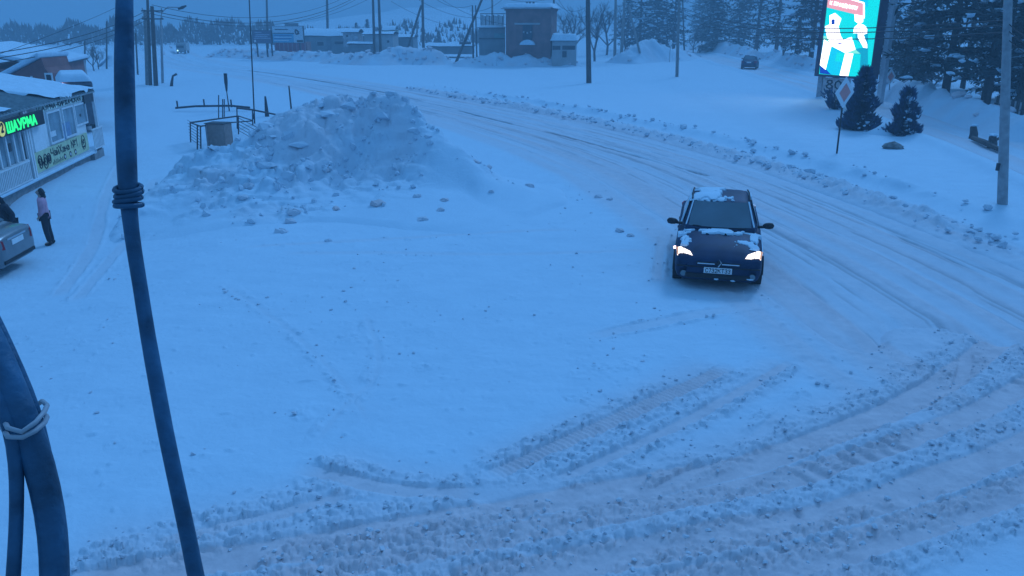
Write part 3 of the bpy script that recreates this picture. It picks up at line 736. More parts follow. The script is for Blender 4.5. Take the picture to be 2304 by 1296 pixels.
SW = Matrix(((1, 0, 0, 0), (0, 0, 1, 0), (0, 1, 0, 0), (0, 0, 0, 1)))
MB().prism([(xd + rr * math.cos(q * math.pi / 12), zs0 + .52 * (zs1 - zs0) + rr * .95 * math.sin(q * math.pi / 12)) for q in range(24)], .2, .225, SW).build('round_emblem', mat('yellow_lit', (.6, .55, .15), .5, var=.05, emit=(.75, .8, .2), estr=.45), lb)
letters(MB(), '2', (xd + .05, .226, zs0 + .35 * (zs1 - zs0)), (-.22, 0, 0), (0, 0, .22), (0, 1, 0), .3, .006).build('emblem_mark', M_BLACK, lb)
# yellow banner under the windows
c4 = [K(76, 346, .03), K(195, 298, .03), K(199, 335, .03), K(79, 396, .03)]
bx0, bx1 = c4[1][0], c4[0][0]; bz0 = (c4[2][1] + c4[3][1]) / 2; bz1 = (c4[0][1] + c4[1][1]) / 2
bn_ = kbox('yellow_banner', M_YEL, bx0, bx1, .0, .03, bz0, bz1); bw, bh = bx1 - bx0, bz1 - bz0
def bpt(u, v): return (bx1 - u * bw, bz0 + v * bh)      # u from the near end
pm = MB(); 
hgt = bh * .4; sc = bw * .5 / text_width('ЧайХана №1', .22)
letters(pm, 'ЧайХана №1', (*[bpt(.27, .5)[0]], .031, bpt(.27, .5)[1]), (-sc, 0, 0), (0, 0, hgt), (0, 1, 0), .15, .005, .22)
for cu, r, st in ((.075, .2, 1), (.16, .22, -1), (.225, .16, 1)):          # scrolled flourish
    pts = []
    for q in range(34):
        a = q * .42 * st; rr_ = r * bh * 2.0 * (1 - q / 40)
        c0 = bpt(cu, .45); pts.append((c0[0] + rr_ * math.cos(a) * .75, .034, c0[1] + rr_ * math.sin(a)))
    pm.tube(pts, .02, 4)
for i, u in enumerate((.50, .61, .71)):
    c0 = bpt(u, .22); s_ = bh * .17
    pm.prism([(c0[0] + s_ * math.cos(q * math.pi / 4 + .39), c0[1] + s_ * math.sin(q * math.pi / 4 + .39)) for q in range(8)], .03, .036, SW)
for u in np.arange(.28, .46, .022):
    c0 = bpt(u, .17); hh_ = bh * (.10 + .14 * abs(math.sin(u * 57))); pm.box(c0[0] - .02, c0[0] + .02, .03, .036, c0[1] - .06, c0[1] - .06 + hh_)
ring = []
c0 = bpt(.895, .55)
for q in range(25): ring.append((c0[0] + bh * .36 * .85 * math.cos(q * math.pi / 12), .034, c0[1] + bh * .4 * math.sin(q * math.pi / 12)))
pm.tube(ring, .014, 4)
letters(pm, '№', (c0[0] + .13, .031, c0[1] - .08), (-.2, 0, 0), (0, 0, bh * .3), (0, 1, 0), .16, .005)
pm.box(c0[0] - .16, c0[0] + .16, .03, .036, c0[1] - bh * .3, c0[1] - bh * .2)
stuff(pm.build('banner_print', M_BLACK, bn_))
dots = MB()
for i, u in enumerate((.50, .61, .71)):
    c0 = bpt(u, .22); s_ = bh * .085
    dots.prism([(c0[0] + s_ * math.cos(q * math.pi / 4), c0[1] + s_ * math.sin(q * math.pi / 4)) for q in range(8)], .036, .04, SW)
stuff(dots.build('banner_print', M_FRAME, bn_))
# porch at the far end
xq = x_c - 1.15
kbox('porch_floor', M_PLINTH, xq, x_c - .01, -1.6, .12, -.5, fl - .02)
snow_patch('porch_snow', kiosk, xq, x_c, -1.6, .14, lambda a, b: fl - .02, .1, 431, .1, 20, 20)
kbox('porch_post', M_FRAME, xq + .02, xq + .12, .0, .1, fl, eave)
kbox('porch_post', M_FRAME, xq + .02, xq + .12, -1.6, -1.5, fl, eave)
kbox('porch_panel', M_DARK, xq + .13, x_c - .02, .02, .08, K(205, 228)[1], K(205, 205)[1])
def railing(x0, x1, z0, z1, yo, n, name='railing'):
    r = MB().box(x0, x1, yo - .025, yo + .025, z1 - .05, z1).build(name, M_FRAME, kiosk)
    MB().box(x0, x1, yo - .02, yo + .02, z0, z0 + .04).build('bottom_rail', M_FRAME, r)
    for i in range(n):
        xx = x0 + (x1 - x0) * (i + .5) / n
        MB().box(xx - .022, xx + .022, yo - .015, yo + .015, z0 + .04, z1 - .05).build('baluster', M_FRAME, r)
    return r
railing(xq - .1, x_c - .03, fl + .08, K(210, 286)[1], .16, 8)
railing(K(60, 380)[0], KL, fl + .06, (K(0, 381)[1] + K(58, 360)[1]) / 2, .12, 26)
MB().tube([(xq - .05, .05, rz(.05) - .02), (xq - .05, .03, rz(.05) - .8)], .03, 6).build('drain_pipe', M_DARK, kiosk)
# glazed terrace
zt = zs0 - .05; zb = (K(0, 381)[1] + K(58, 360)[1]) / 2
terr = MB()
xs_ = [K(p, 330)[0] for p in (57, 46, 30, 11, -8, -26)]
for xx in xs_: terr.box(xx - .04, xx + .04, -.018, .06, zb, zt)
terr.box(xs_[0], KL - .02, -.018, .05, zb - .1, zb)
tf = terr.build('terrace_frame', M_FRAME, kiosk)
for a_, b_ in zip(xs_[:-1], xs_[1:]): MB().box(a_ + .04, b_ - .04, -.017, .0, zb, zt).build('pane', M_GLASS, tf)
xx, zz = K(21, 330); MB().box(xx - .09, xx + .09, .001, .02, zz - .14, zz + .1).build('notice', M_DARK, tf)

# ---------------------------------------------------------------- advertising pylon with a lit screen
pl = at(1843, 164, 1); 
PL = Vector(ray(1843, 164)) * (51.5) + Vector((0, 0, CAMZ)); PRr = Vector(ray(1957, 177)) * (48.4) + Vector((0, 0, CAMZ))
zs = (PL.z + PRr.z) / 2; PL.z = PRr.z = 0
pe = (PRr - PL); PWID = pe.length; pe.normalize(); pn = Vector((pe.y, -pe.x, 0))     # faces the road, to the left of the camera
if pn.dot(Vector((0, 0, 0)) - PL) < 0: pn = -pn
pg = hz(*G(1858, 235)[:2])
pyl = thing('advertising_pylon', (PL.x, PL.y, pg), math.atan2(pe.y, pe.x), 'tall advertising pylon with a bright screen showing white gift boxes', 'billboard')
def PS(px, py):
    d = Vector(ray(px, py)); o = Vector((0, 0, CAMZ)) - PL
    t = -o.dot(pn) / d.dot(pn); p = o + d * t
    return Vector((p.dot(pe), 0, CAMZ + d.z * t - pg))
SGN = 1 if Vector((-pe.y, pe.x, 0)).dot(pn) > 0 else -1     # local +y or -y is the front
Nf = Vector((0, SGN, 0)); z0 = zs - pg; PH = 8.6
M_CAB = mat('screen_cabinet', (.05, .05, .09), .5, var=.1)
def ybox(a, b): return (min(a * SGN, b * SGN), max(a * SGN, b * SGN))
MB().box(-.3, PWID + .05, *ybox(-.7, -.03), z0 - .12, z0 + PH).build('screen_cabinet', M_CAB, pyl)
MB().box(-.32, -.02, *ybox(-.03, .05), z0 - .14, z0 + PH).box(PWID, PWID + .08, *ybox(-.03, .05), z0 - .14, z0 + PH).box(-.02, PWID, *ybox(-.03, .05), z0 - .14, z0).build('screen_frame', M_CAB, pyl)
def em(name, c, s): return mat(name, tuple(v * .2 for v in c), .5, var=0, emit=c, estr=s)
E_TEAL = em('led_teal', (.0, .72, .72), 1.1); E_CYAN = em('led_cyan', (.0, .62, .85), 1.0); E_WHITE = em('led_white', (1.0, .94, 1.0), 2.6)
E_PINK = em('led_pink', (1.0, .42, .48), .95); E_BLUE = em('led_blue', (.0, .05, .55), .8); E_MINT = em('led_mint', (.25, .95, .75), 1.0)
E_DTEAL = em('led_deep', (.0, .38, .55), 1.0)
scr = MB().box(0, PWID, *ybox(-.02, .0), z0, z0 + PH).build('lit_screen', E_TEAL, pyl)
def Z1(X, Y): return PS(1820 + X / 7.2, Y / 7.2)
LAY = [0.0]
def art(pts, m, name='screen_picture'):
    LAY[0] += .0015
    q = [Z1(*p) for p in pts]
    for p in q: p.x = min(max(p.x, .01), PWID - .01)
    o = quad_slab(MB(), q, Nf, LAY[0] - .001, LAY[0]).build(name, m, scr); return o
art([(180, -700), (960, -700), (960, 120), (880, 60), (250, 0), (180, 60)], E_CYAN)
art([(180, -700), (960, -700), (960, -330), (500, -280), (180, -360)], em('led_added_glow', (1.0, .2, .9), 1.9))  # unseen magenta area above the view, added to throw purple light on the snow
art([(240, -240), (900, -170), (900, -120), (240, -190)], E_WHITE)
art([(270, -120), (890, 40), (890, 290), (740, 230), (225, 120), (265, 60)], E_PINK)
art([(265, -130), (890, 35), (890, 58), (265, -105)], E_WHITE)
art([(880, 40), (905, 45), (905, 300), (880, 290)], E_WHITE)
art([(180, 360), (960, 420), (960, 1230), (180, 1180)], E_TEAL)
art([(180, 420), (330, 400), (330, 600), (180, 580)], E_CYAN)
art([(760, 540), (960, 430), (960, 800), (760, 640)], E_DTEAL)
art([(770, 790), (960, 760), (960, 1240), (640, 1240), (720, 900)], E_DTEAL)
art([(180, 1060), (290, 1130), (380, 1210), (180, 1190)], E_BLUE)
art([(180, 590), (350, 620), (300, 720), (200, 1040), (180, 900)], E_DTEAL)
art([(190, 580), (560, 640), (840, 870), (600, 860), (380, 750), (240, 660)], E_MINT)
art([(375, 755), (595, 860), (510, 1215), (360, 1205), (280, 1120)], E_CYAN)
art([(460, 850), (595, 862), (545, 1000), (425, 990)], E_TEAL)
art([(430, 995), (548, 1003), (505, 1215), (395, 1180)], E_CYAN)
art([(730, 870), (845, 880), (820, 1230), (640, 1240)], E_TEAL)
art([(250, 640), (375, 720), (275, 1130), (165, 1050)], E_WHITE)
art([(595, 850), (725, 870), (640, 1240), (500, 1230)], E_WHITE)
art([(330, 400), (480, 400), (520, 580), (560, 640), (700, 600), (760, 800), (595, 860), (360, 740), (300, 600), (265, 430)], E_WHITE)
art([(340, 250), (430, 210), (530, 300), (490, 420), (340, 420)], E_WHITE)
art([(370, 315), (425, 310), (425, 395), (370, 400)], E_BLUE)
art([(745, 230), (885, 260), (885, 350), (830, 400), (750, 340)], E_WHITE)
art([(800, 390), (890, 400), (950, 450), (950, 540), (890, 560), (950, 720), (950, 780), (890, 770), (800, 610), (800, 540), (725, 540), (735, 450)], E_WHITE)
art([(460, 685), (500, 695), (545, 690), (540, 710), (490, 715)], E_BLUE)
art([(235, 960), (270, 830), (278, 835), (248, 965)], E_BLUE)
P0_, P1_ = Z1(350, 70), Z1(790, 160); tt = 'К ПРАЗДНИКУ'; U_ = (P1_ - P0_) / text_width(tt)
LAY[0] += .002
letters(MB(), tt, P0_ + Nf * LAY[0], U_, Vector((0, 0, (Z1(350, 25).z - P0_.z) * 1.15)), Nf, .24, .002).build('screen_lettering', E_WHITE, scr)
MB().box(PWID * .0 - .28, PWID * .0 + .06, *ybox(-.6, -.3), -.5, z0 - .12).box(PWID * .22, PWID * .22 + .3, *ybox(-.6, -.3), -.5, z0 - .12).build('post', mat('pylon_post', (.32, .33, .36), .5), pyl)
MB().box(PWID + .09, PWID + .4, *ybox(-1.05, -.72), -.5, z0 + PH).build('mast', mat('pylon_mast', (.5, .52, .56), .5, var=.05), pyl)
bo = Z1(340, 1400); 
nb = MB().box(PWID * .06, PWID * .6, *ybox(-.25, -.2), z0 - 1.15, z0 - .2).build('number_board', mat('grey_board', (.42, .42, .44), .6), pyl)
letters(MB(), '80', (PWID * .14, -.199 * SGN, z0 - .85), (.75, 0, 0), (0, 0, .5), Nf, .16, .01).build('board_digits', M_DARK, nb)

# ---------------------------------------------------------------- poles, lamps, signs, wires
M_WOOD = mat('weathered_pole', (.075, .07, .07), .85, var=.2, vscale=9)
M_CONC = mat('concrete_pole', (.22, .22, .22), .85, var=.12, vscale=5)
M_STEEL = mat('painted_steel', (.3, .31, .33), .5, var=.1)
TOPS = {}
def pole(key, base, top, r, label, m=None, arms=0, strut=None, name='utility_pole', group=None, boxy=False, Y=None, cat='pole'):
    p = G(*base) if Y is None else at(base[0], base[1], Y)
    q = at(top[0], top[1], p.y)
    t = thing(name, p, 0, label, cat, group)
    q = q - p
    MB().tube([(0, 0, -.5), (q.x * .0, 0, 0), tuple(q)], [r * 1.1, r * 1.1, r * .8], 8).build('shaft', m or M_WOOD, t, smooth=True)
    for i in range(arms):
        zz = q.z - .35 - .6 * i
        a = MB().box(-.8 + .0, .8, -.05, .05, zz - .05, zz + .05).build('crossarm', m or M_WOOD, t); a.location.x = q.x * zz / q.z; a.rotation_euler.z = .5
        for xx in (-.7, 0, .7): MB().tube([(xx, 0, zz + .05), (xx, 0, zz + .22)], [.04, .05], 6).build('insulator', M_STEEL, a)
    if strut:
        s0 = at(strut[0][0], strut[0][1], p.y - .6) - p; s1 = at(strut[1][0], strut[1][1], p.y) - p
        MB().tube([tuple(s0), tuple(s1)], r * .8, 8).build('strut', m or M_WOOD, t)
    TOPS[key] = p + q
    return t
pole('a', (332, 191), (326, 22), .16, 'leftmost concrete post of the pole cluster past the kiosk', M_CONC)
pole('b', (339, 192), (331, -25), .13, 'thin dark middle pole of the cluster past the kiosk')
pole('c', (351, 193), (342, 14), .18, 'dark cluster pole carrying the wires, with crossarms', arms=2)
lp = pole('d', (366, 187), (362, 45), .11, 'street lamp with curved neck beside the pole cluster', M_STEEL, name='street_lamp', cat='street lamp')
b_ = G(366, 187); c_ = TOPS['d'] - b_; e_ = at(410, 17, b_.y) - b_
MB().tube([tuple(c_), (c_.x + .15, 0, c_.z + .6), (c_.x + .7, 0, c_.z + 1.0), tuple(e_)], .05, 6).build('neck', M_STEEL, lp)
MB().tube([tuple(e_ - Vector((.35, 0, .12))), tuple(e_), tuple(e_ + Vector((.35, 0, .14)))], [.07, .13, .06], 6).build('lamp_head', M_DARK, lp)
pole('e', (310, 168), (305, 74), .09, 'short thin post left of the pole cluster')
pole('f', (240, 155), (240, 48), .09, 'lone thin pole behind the kiosk roof')
pole('g', (191, 150), (191, 92), .10, 'short pole at the far end of the red building')
pole('h', (603, 124), (599, -40), .17, 'dark pole in front of the small dark billboard')
pole('i', (738, 116), (735, -40), .22, 'stout pole standing right of the large billboard')
pole('j', (843, 140), (838, -45), .17, 'left of the twin poles on the snow bank', arms=1)
pole('k', (857, 139), (851, -45), .18, 'right of the twin poles on the snow bank')
pole('l', (953, 128), (950, -40), .20, 'A-frame pole with a slanting brace on the tall snow bank', strut=((912, 128), (948, 12)))
pole('m', (1025, 143), (1092, -20), .16, 'pole leaning steeply to the right before the grey building')
pole('n', (1065, 134), (1063, 12), .12, 'left post of the narrow pair by the leaning pole', M_DARK)
pole('o', (1073, 134), (1070, 12), .10, 'right post of the narrow pair by the leaning pole', M_DARK)
pole('p', (1109, 134), (1107, -30), .15, 'pale concrete pole before the grey building', M_CONC)
pole('q', (1247, 136), (1246, -30), .14, 'dark pole just right of the brick tower')
pole('r', (1325, 187), (1322, -60), .20, 'tall dark pole alone in the open snowfield', arms=0)
pole('s', (1383, 140), (1386, -40), .18, 'left of the two tall poles by the bare trees', M_CONC)
pole('t', (1397, 141), (1408, -40), .18, 'right of the two tall poles, with a slanting stay', M_CONC, strut=((1440, 120), (1413, 12)))
pole('u', (1523, 173), (1529, -40), .14, 'slender pale pole at the near end of the side road', M_CONC)
pole('v', (1540, 120), (1535, -30), .13, 'dark pole at the bend of the side road')
pr_ = pole('w', (2255, 459), (2270, -60), .125, 'grey utility pole in the snow at the right edge', M_STEEL)
b_ = G(2255, 459); q_ = at(2244, 375, b_.y - .1) - b_
MB().box(q_.x - .04, q_.x + .03, -.18, -.1, q_.z - .1, q_.z + .1).build('meter_box', M_DARK, pr_)
pole('x', (573, 278), (559, -40), .035, 'thin tall mast rising from the railed enclosure', M_DARK, name='mast', cat='mast')
ps_ = pole('y', (516, 250), (508, 190), .035, 'thin post with a thick dark head beside the enclosure', M_DARK, name='marker_post', cat='post')
b_ = G(516, 250); q0 = at(510, 205, b_.y) - b_; q1 = at(507, 165, b_.y) - b_
MB().tube([tuple(q0), tuple((q0 + q1) / 2), tuple(q1)], [.05, .1, .1], 7).build('head', M_DARK, ps_)
pole('z', (657, 262), (650, 193), .05, 'short stake sticking out of the left end of the pile', M_WOOD, name='stake', cat='stake')

def wire(p, q, sag, label, r=.018, n=24, group='overhead wires'):
    p, q = Vector(p), Vector(q); pts = []
    for i in range(n + 1):
        t_ = i / n; a = p.lerp(q, t_); a.z -= sag * 4 * t_ * (1 - t_); pts.append(a)
    o = MB().tube(pts, r, 5).build('power_line', M_BLACK); tag(o, label, 'wire', group); return o
for i, dz_ in enumerate((.1, -.35, -.6)):
    wire(TOPS['c'] + Vector((0, 0, dz_)), TOPS['j'] + Vector((0, 0, dz_ * 1.2 - .3)), 2.3, ['top wire from the pole cluster to the twin poles', 'middle wire from the pole cluster to the twin poles', 'bottom wire from the pole cluster to the twin poles'][i], .03 if i == 1 else .022)
for i, (py0, dz_) in enumerate(((118, -.1), (130, -.45), (143, -.75))):
    wire(TOPS['c'] + Vector((0, 0, dz_)), at(-60, py0 + 8, 36.0), .5, ['upper wire from the pole cluster over the red building', 'middle wire from the pole cluster over the red building', 'lower wire from the pole cluster over the red building'][i], .022)
wire(TOPS['b'] + Vector((0, 0, -.2)), at(-40, 135, 34.0), .2, 'faint wire climbing steeply to the top of the cluster', .012)
for i, (py0, py1) in enumerate(((46, 44), (57, 52), (73, 66))):
    wire(at(2263, py0, TOPS['w'].y), at(1540, py1 - 26, 78), .8, ['top wire crossing the lit screen', 'middle wire crossing the lit screen', 'lowest wire crossing the lit screen'][i], .02)
for i, (py0, py1) in enumerate(((52, 120), (68, 140), (88, 165))):
    wire(at(2268, py0, TOPS['w'].y), at(2420, py1, 18), .15, ['top wire running off the right edge', 'middle wire running off the right edge', 'lowest wire running off the right edge'][i], .012)
wire(TOPS['l'] + Vector((0, 0, -.6)), TOPS['n'], 1.2, 'wire from the A-frame pole down to the narrow post pair', .025)
wire(TOPS['l'] + Vector((0, 0, -.2)), at(1140, 55, 96), 1.0, 'wire from the A-frame pole to the grey building', .022)
wire(TOPS['k'] + Vector((0, 0, -.3)), at(1000, -20, 96), .4, 'wire rising right from the twin poles', .022)
wire(TOPS['p'] + Vector((0, 0, -.8)), at(1280, -18, 88), 1.0, 'wire passing over the brick tower', .022)
wire(TOPS['q'] + Vector((0, 0, -.3)), at(1322, 36, 80), 1.2, 'wire looping from the pole right of the brick tower', .025)
wire(at(1545, 2, 100), at(1690, 34, 108), .3, 'wire running into the firs beyond the side road', .03)

wire(TOPS['i'] + Vector((0, 0, -.6)), TOPS['j'] + Vector((0, 0, -1.0)), .8, 'wire from the stout pole to the twin poles', .022)
wire(at(560, 48, 118), TOPS['k'] + Vector((0, 0, -1.6)), 1.4, 'low wire from the billboards up to the twin poles', .02)
wire(at(880, 3, 100), at(1062, 66, 104), .6, 'wire falling from upper left to the grey building', .02)
wire(at(930, -8, 100), at(1062, 40, 100), .5, 'steeper wire falling toward the narrow post pair', .02)
wire(at(1058, 24, 100), at(1136, -6, 90), .5, 'wire climbing from the post pair over the grey building', .02)
wire(at(1330, 8, 80), at(1252, 6, 96), .8, 'short wire between the lone pole and the brick tower', .02)
wire(at(1840, 60, 60), at(2150, 92, 70), .4, 'slack wire sloping behind the mast into the pines', .02)
wire(at(1965, 92, 62), at(2110, 108, 66), .3, 'lower slack wire sloping behind the mast', .02)
# road signs
def diamond(base, head, half, rot, label, post_r=.035):
    p = G(*base); t = thing('road_sign', p, 0, label, 'road sign', 'priority road signs')
    h = at(head[0], head[1], p.y) - p
    MB().tube([(0, 0, -.3), tuple(h - Vector((0, 0, half * .3)))], post_r, 7).build('post', M_STEEL if half < .55 else M_DARK, t)
    pl_ = bpy.data.objects.new('sign_plate', None)
    def dia(s, y0, y1, m, nm, par):
        o = MB().prism([(0, -s), (s, 0), (0, s), (-s, 0)], y0, y1, Matrix(((1, 0, 0, 0), (0, 0, 1, 0), (0, 1, 0, 0), (0, 0, 0, 1)))).build(nm, m, par); return o
    o = dia(half, -.02, .02, mat('sign_white', (.75, .77, .8), .4, var=.02), 'sign_plate', t); o.location = h; o.rotation_euler.z = rot; o.location.y -= .06
    dia(half * .62, -.026, -.0205, mat('sign_yellow', (.75, .27, .24), .4, var=.02), 'sign_field', o)
    return t
diamond((1883, 345), (1899, 208), .56, R(34), 'large leaning diamond priority sign before the evergreen shrub')
diamond((2001, 222), (2003, 172), .50, R(30), 'small far diamond priority sign right of the pylon')
p = G(657, 134); t = thing('warning_sign', p, 0, 'small red triangular warning sign in the snow bank', 'road sign')
MB().tube([(0, 0, -.3), (0, 0, .9)], .04, 6).build('post', M_STEEL, t)
XZ = Matrix(((1, 0, 0, 0), (0, 0, 1, 0), (0, 1, 0, 0), (0, 0, 0, 1)))
o = MB().prism([(-.42, .5), (.42, .5), (0, 1.3)], -.06, -.02, XZ).build('sign_plate', mat('sign_red', (.5, .05, .06), .4, var=.03), t)
MB().prism([(-.22, .62), (.22, .62), (0, 1.05)], -.068, -.061, XZ).build('sign_field', MATS['sign_white'], o)
p = G(1506, 140); t = thing('yield_sign', p, 0, 'white inverted triangle sign on the snow mound', 'road sign'); zc = at(1506, 100, p.y).z - p.z
MB().tube([(0, 0, -.3), (0, 0, zc)], .04, 6).build('post', M_STEEL, t)
MB().prism([(-.32, zc + .3), (.32, zc + .3), (0, zc - .3)], -.06, -.02, XZ).build('sign_plate', MATS['sign_white'], t)
p = G(1115, 141); t = thing('hydrant_marker', p, 0, 'thin white marker post with red tip before the grey building', 'marker post')
MB().tube([(0, 0, -.3), (0, 0, 2.2)], .06, 6).build('post', M_FRAME, t); MB().tube([(0, 0, 2.2), (0, 0, 2.9)], .07, 6).build('tip', MATS['sign_red'], t)

# ---------------------------------------------------------------- railed enclosure
M_RAIL = mat('rail_iron', (.03, .035, .05), .6, var=.1)
enc = thing('railed_enclosure', G(452, 338), 0, 'small iron-railed enclosure left of the snow pile', 'railing')
E0 = enc.location.copy()
def rail3(name, pts, r=.03):
    return MB().tube([tuple(p - E0) for p in pts], r, 6).build(name, M_RAIL, enc)
def up(px, py, pyt):               # foot and head of an upright
    f = G(px, py); return f, at(px, pyt, f.y)
f1, h1 = up(451, 339, 284); f2, h2 = up(428, 320, 276); f3, h3 = up(536, 302, 261); f4, h4 = up(568, 282, 247); f5, h5 = up(533, 290, 243); f6, h6 = up(603, 264, 250)
for f, h in ((f1, h1), (f2, h2), (f3, h3), (f4, h4), (f5, h5)): rail3('upright', [f - Vector((0, 0, .2)), h])
rail3('upright', [G(444, 336), at(444, 281, G(444, 336).y)]); rail3('upright', [at(570, 268, f4.y), at(572, 250, f4.y)])
rail3('top_rail', [h2, h3], .035); rail3('top_rail', [h2, h1]); rail3('top_rail', [h3, at(568, 271, f4.y + .3)]); rail3('top_rail', [h1, at(505, 277, f3.y - 1.4), at(568, 272, f4.y + .3)])
hh = at(622, 258, f4.y + 1.5); rail3('top_rail', [h5, h4, hh], .045)
for k_ in range(7):
    z_ = .18 + .13 * k_
    rail3('infill_bar', [f1 + Vector((.05, 0, z_)), f2 + Vector((0, 0, z_))], .012)
for k_ in range(5):
    z_ = .2 + .15 * k_
    rail3('infill_bar', [f1 + Vector((2.0, 1.2, z_)), f3 + Vector((0, 0, z_))], .014)
for a_, b_, c_ in ((488, 262, 214), (497, 262, 223), (500.5, 262, 223)):
    f, h = up(a_ + 4, b_ + 4, c_); rail3('vent_pipe', [f, h], .03)
f = G(483, 331); cab = thing('metal_cabinet', f, R(-12), 'plain brown metal cabinet standing inside the railed enclosure', 'cabinet')
MB().box(-.12, .72, -.3, .3, -.1, 1.0).build('body', mat('brown_cabinet', (.30, .22, .20), .6, var=.08), cab, bevel=.01)
MB().box(-.16, .76, -.34, .34, 1.002, 1.03).build('lid', M_DARK, cab); MB().box(-.13, -.05, -.325, -.301, -.05, .98).build('corner_strip', mat('cabinet_strip', (.36, .3, .3), .6), cab)
pb = thing('low_pipe_barrier', G(440, 243), 0, 'long low dark pipe lying on short legs behind the enclosure', 'pipe'); E1 = pb.location.copy()
lp_ = [G(395, 243, .18), G(440, 239, .3), G(520, 238, .3), G(562, 242, .22)]
MB().tube([tuple(q - E1) for q in lp_], .06, 7).build('pipe', M_RAIL, pb)
for q in ((400, 244), (460, 240), (521, 241)):
    g_ = G(*q); MB().tube([tuple(g_ - E1 - Vector((0, 0, .1))), tuple(g_ - E1 + Vector((0, 0, .45)))], .05, 6).build('leg', M_RAIL, pb)
p = G(385, 194); b_ = MB().tube([(0, 0, -.1), (.1, 0, .3), (.25, 0, .8), (.55, .1, .95)], [.14, .12, .08, .1], 6).build('bent_stub', M_DARK); b_.location = p; tag(b_, 'dark bent stub in the snow right of the street lamp', 'stub')
p = at(603, 248, f4.y + .4); p = G(601, 262); b_ = MB().tube([(0, 0, -.1), (0, 0, .55), (.0, 0, 1.1)], [.13, .09, .05], 6).build('cone_post', M_DARK); b_.location = p; tag(b_, 'short tapered dark post behind the enclosure rail', 'post')

# ---------------------------------------------------------------- cables hanging close to the camera
M_CABLE = mat('black_cable', (.026, .095, .17), .45, var=.25, vscale=20, bump=.15, bscale=60)
def near_pt(px, py, dist): return Vector(ray(px, py)) * dist + Vector((0, 0, CAMZ))
ca = thing('hanging_cable', near_pt(440, 1296, .95), 0, 'black cable hanging from top to bottom through the left of the view', 'cable'); B0 = ca.location.copy()
path = [(302, -900), (290, -500), (282, -150), (280, 0), (279, 120), (281, 240), (284, 340), (288, 430), (291, 480), (301, 560), (315, 640), (333, 760), (352, 860), (370, 960), (391, 1060), (413, 1160), (428, 1230), (440, 1296), (475, 1450), (540, 1800), (640, 2600)]
wid = [36, 36, 36, 36, 44, 45, 45, 43, 34, 33, 32, 33, 35, 35, 35, 36, 36, 37, 40, 45, 50]
from_y = 300
pts = [near_pt(a, b, .95) - B0 for a, b in path]; rr = [w_ / 2 / FPX * .95 for w_ in wid]
i0 = path.index((291, 480))
MB().tube([tuple(p) for p in pts], rr, 16).build('cable_sheath', M_CABLE, ca, smooth=True, sub=1)
for k_, yy in enumerate((424, 436, 449, 462)):
    c_ = near_pt(288 + (k_ % 2) * 2, yy, .95) - B0; ring = []
    for q in range(13):
        a = q * math.pi / 6; ring.append((c_.x + .0145 * math.cos(a), c_.y + .0145 * math.sin(a), c_.z + .0022 * math.sin(a + k_)))
    MB().tube(ring, .0032, 8, cap=False).build('tape_coil', M_CABLE, ca, smooth=True)
cb = thing('cable_bundle', near_pt(110, 1296, .7), 0, 'thick bundle of black cables held by pale ties at the lower left corner', 'cable'); B1 = cb.location.copy()
def cable(path, wid, dist, name='cable'):
    pts = [near_pt(a, b, dist) - B1 for a, b in path]
    return MB().tube([tuple(p) for p in pts], [w_ / 2 / FPX * dist for w_ in wid], 16).build(name, M_CABLE, cb, smooth=True, sub=1)
cable([(-330, 380), (-200, 500), (-110, 620), (-50, 720), (0, 820), (40, 920), (75, 1000), (103, 1100), (120, 1200), (124, 1296), (122, 1420), (110, 1700), (100, 2200)], [66, 68, 70, 70, 70, 68, 66, 64, 63, 62, 64, 66, 70], .70)
cable([(-380, 430), (-230, 560), (-120, 700), (-50, 800), (-5, 880), (25, 960), (37, 1040), (38, 1120), (36, 1200), (30, 1296), (20, 1450), (10, 1800)], [34, 35, 35, 35, 35, 34, 32, 30, 30, 31, 33, 35], .69)
cable([(-310, 350), (-180, 480), (-80, 600), (-22, 700), (20, 790), (60, 880), (88, 960), (110, 1060), (128, 1160), (138, 1296), (140, 1500)], [30, 30, 30, 30, 30, 30, 30, 28, 28, 28, 28], .715)
M_TIE = mat('pale_tie', (.34, .36, .4), .5, var=.05)
for y0, y1, ym in ((955, 922, 966), (975, 948, 978)):
    tp = [near_pt(a, b, d_) - B1 for a, b, d_ in ((6, y0 - 12, .70), (18, y0 + 8, .672), (50, ym + 6, .665), (80, (ym + y1) / 2 + 6, .67), (100, y1 + 4, .69), (106, y1 - 10, .71), (95, y1 - 20, .745), (45, ym - 25, .75), (5, y0 - 25, .73), (2, y0 - 18, .71))]
    MB().tube([tuple(p) for p in tp] + [tuple(tp[0])], .0022, 6).build('cable_tie', M_TIE, cb, smooth=True)
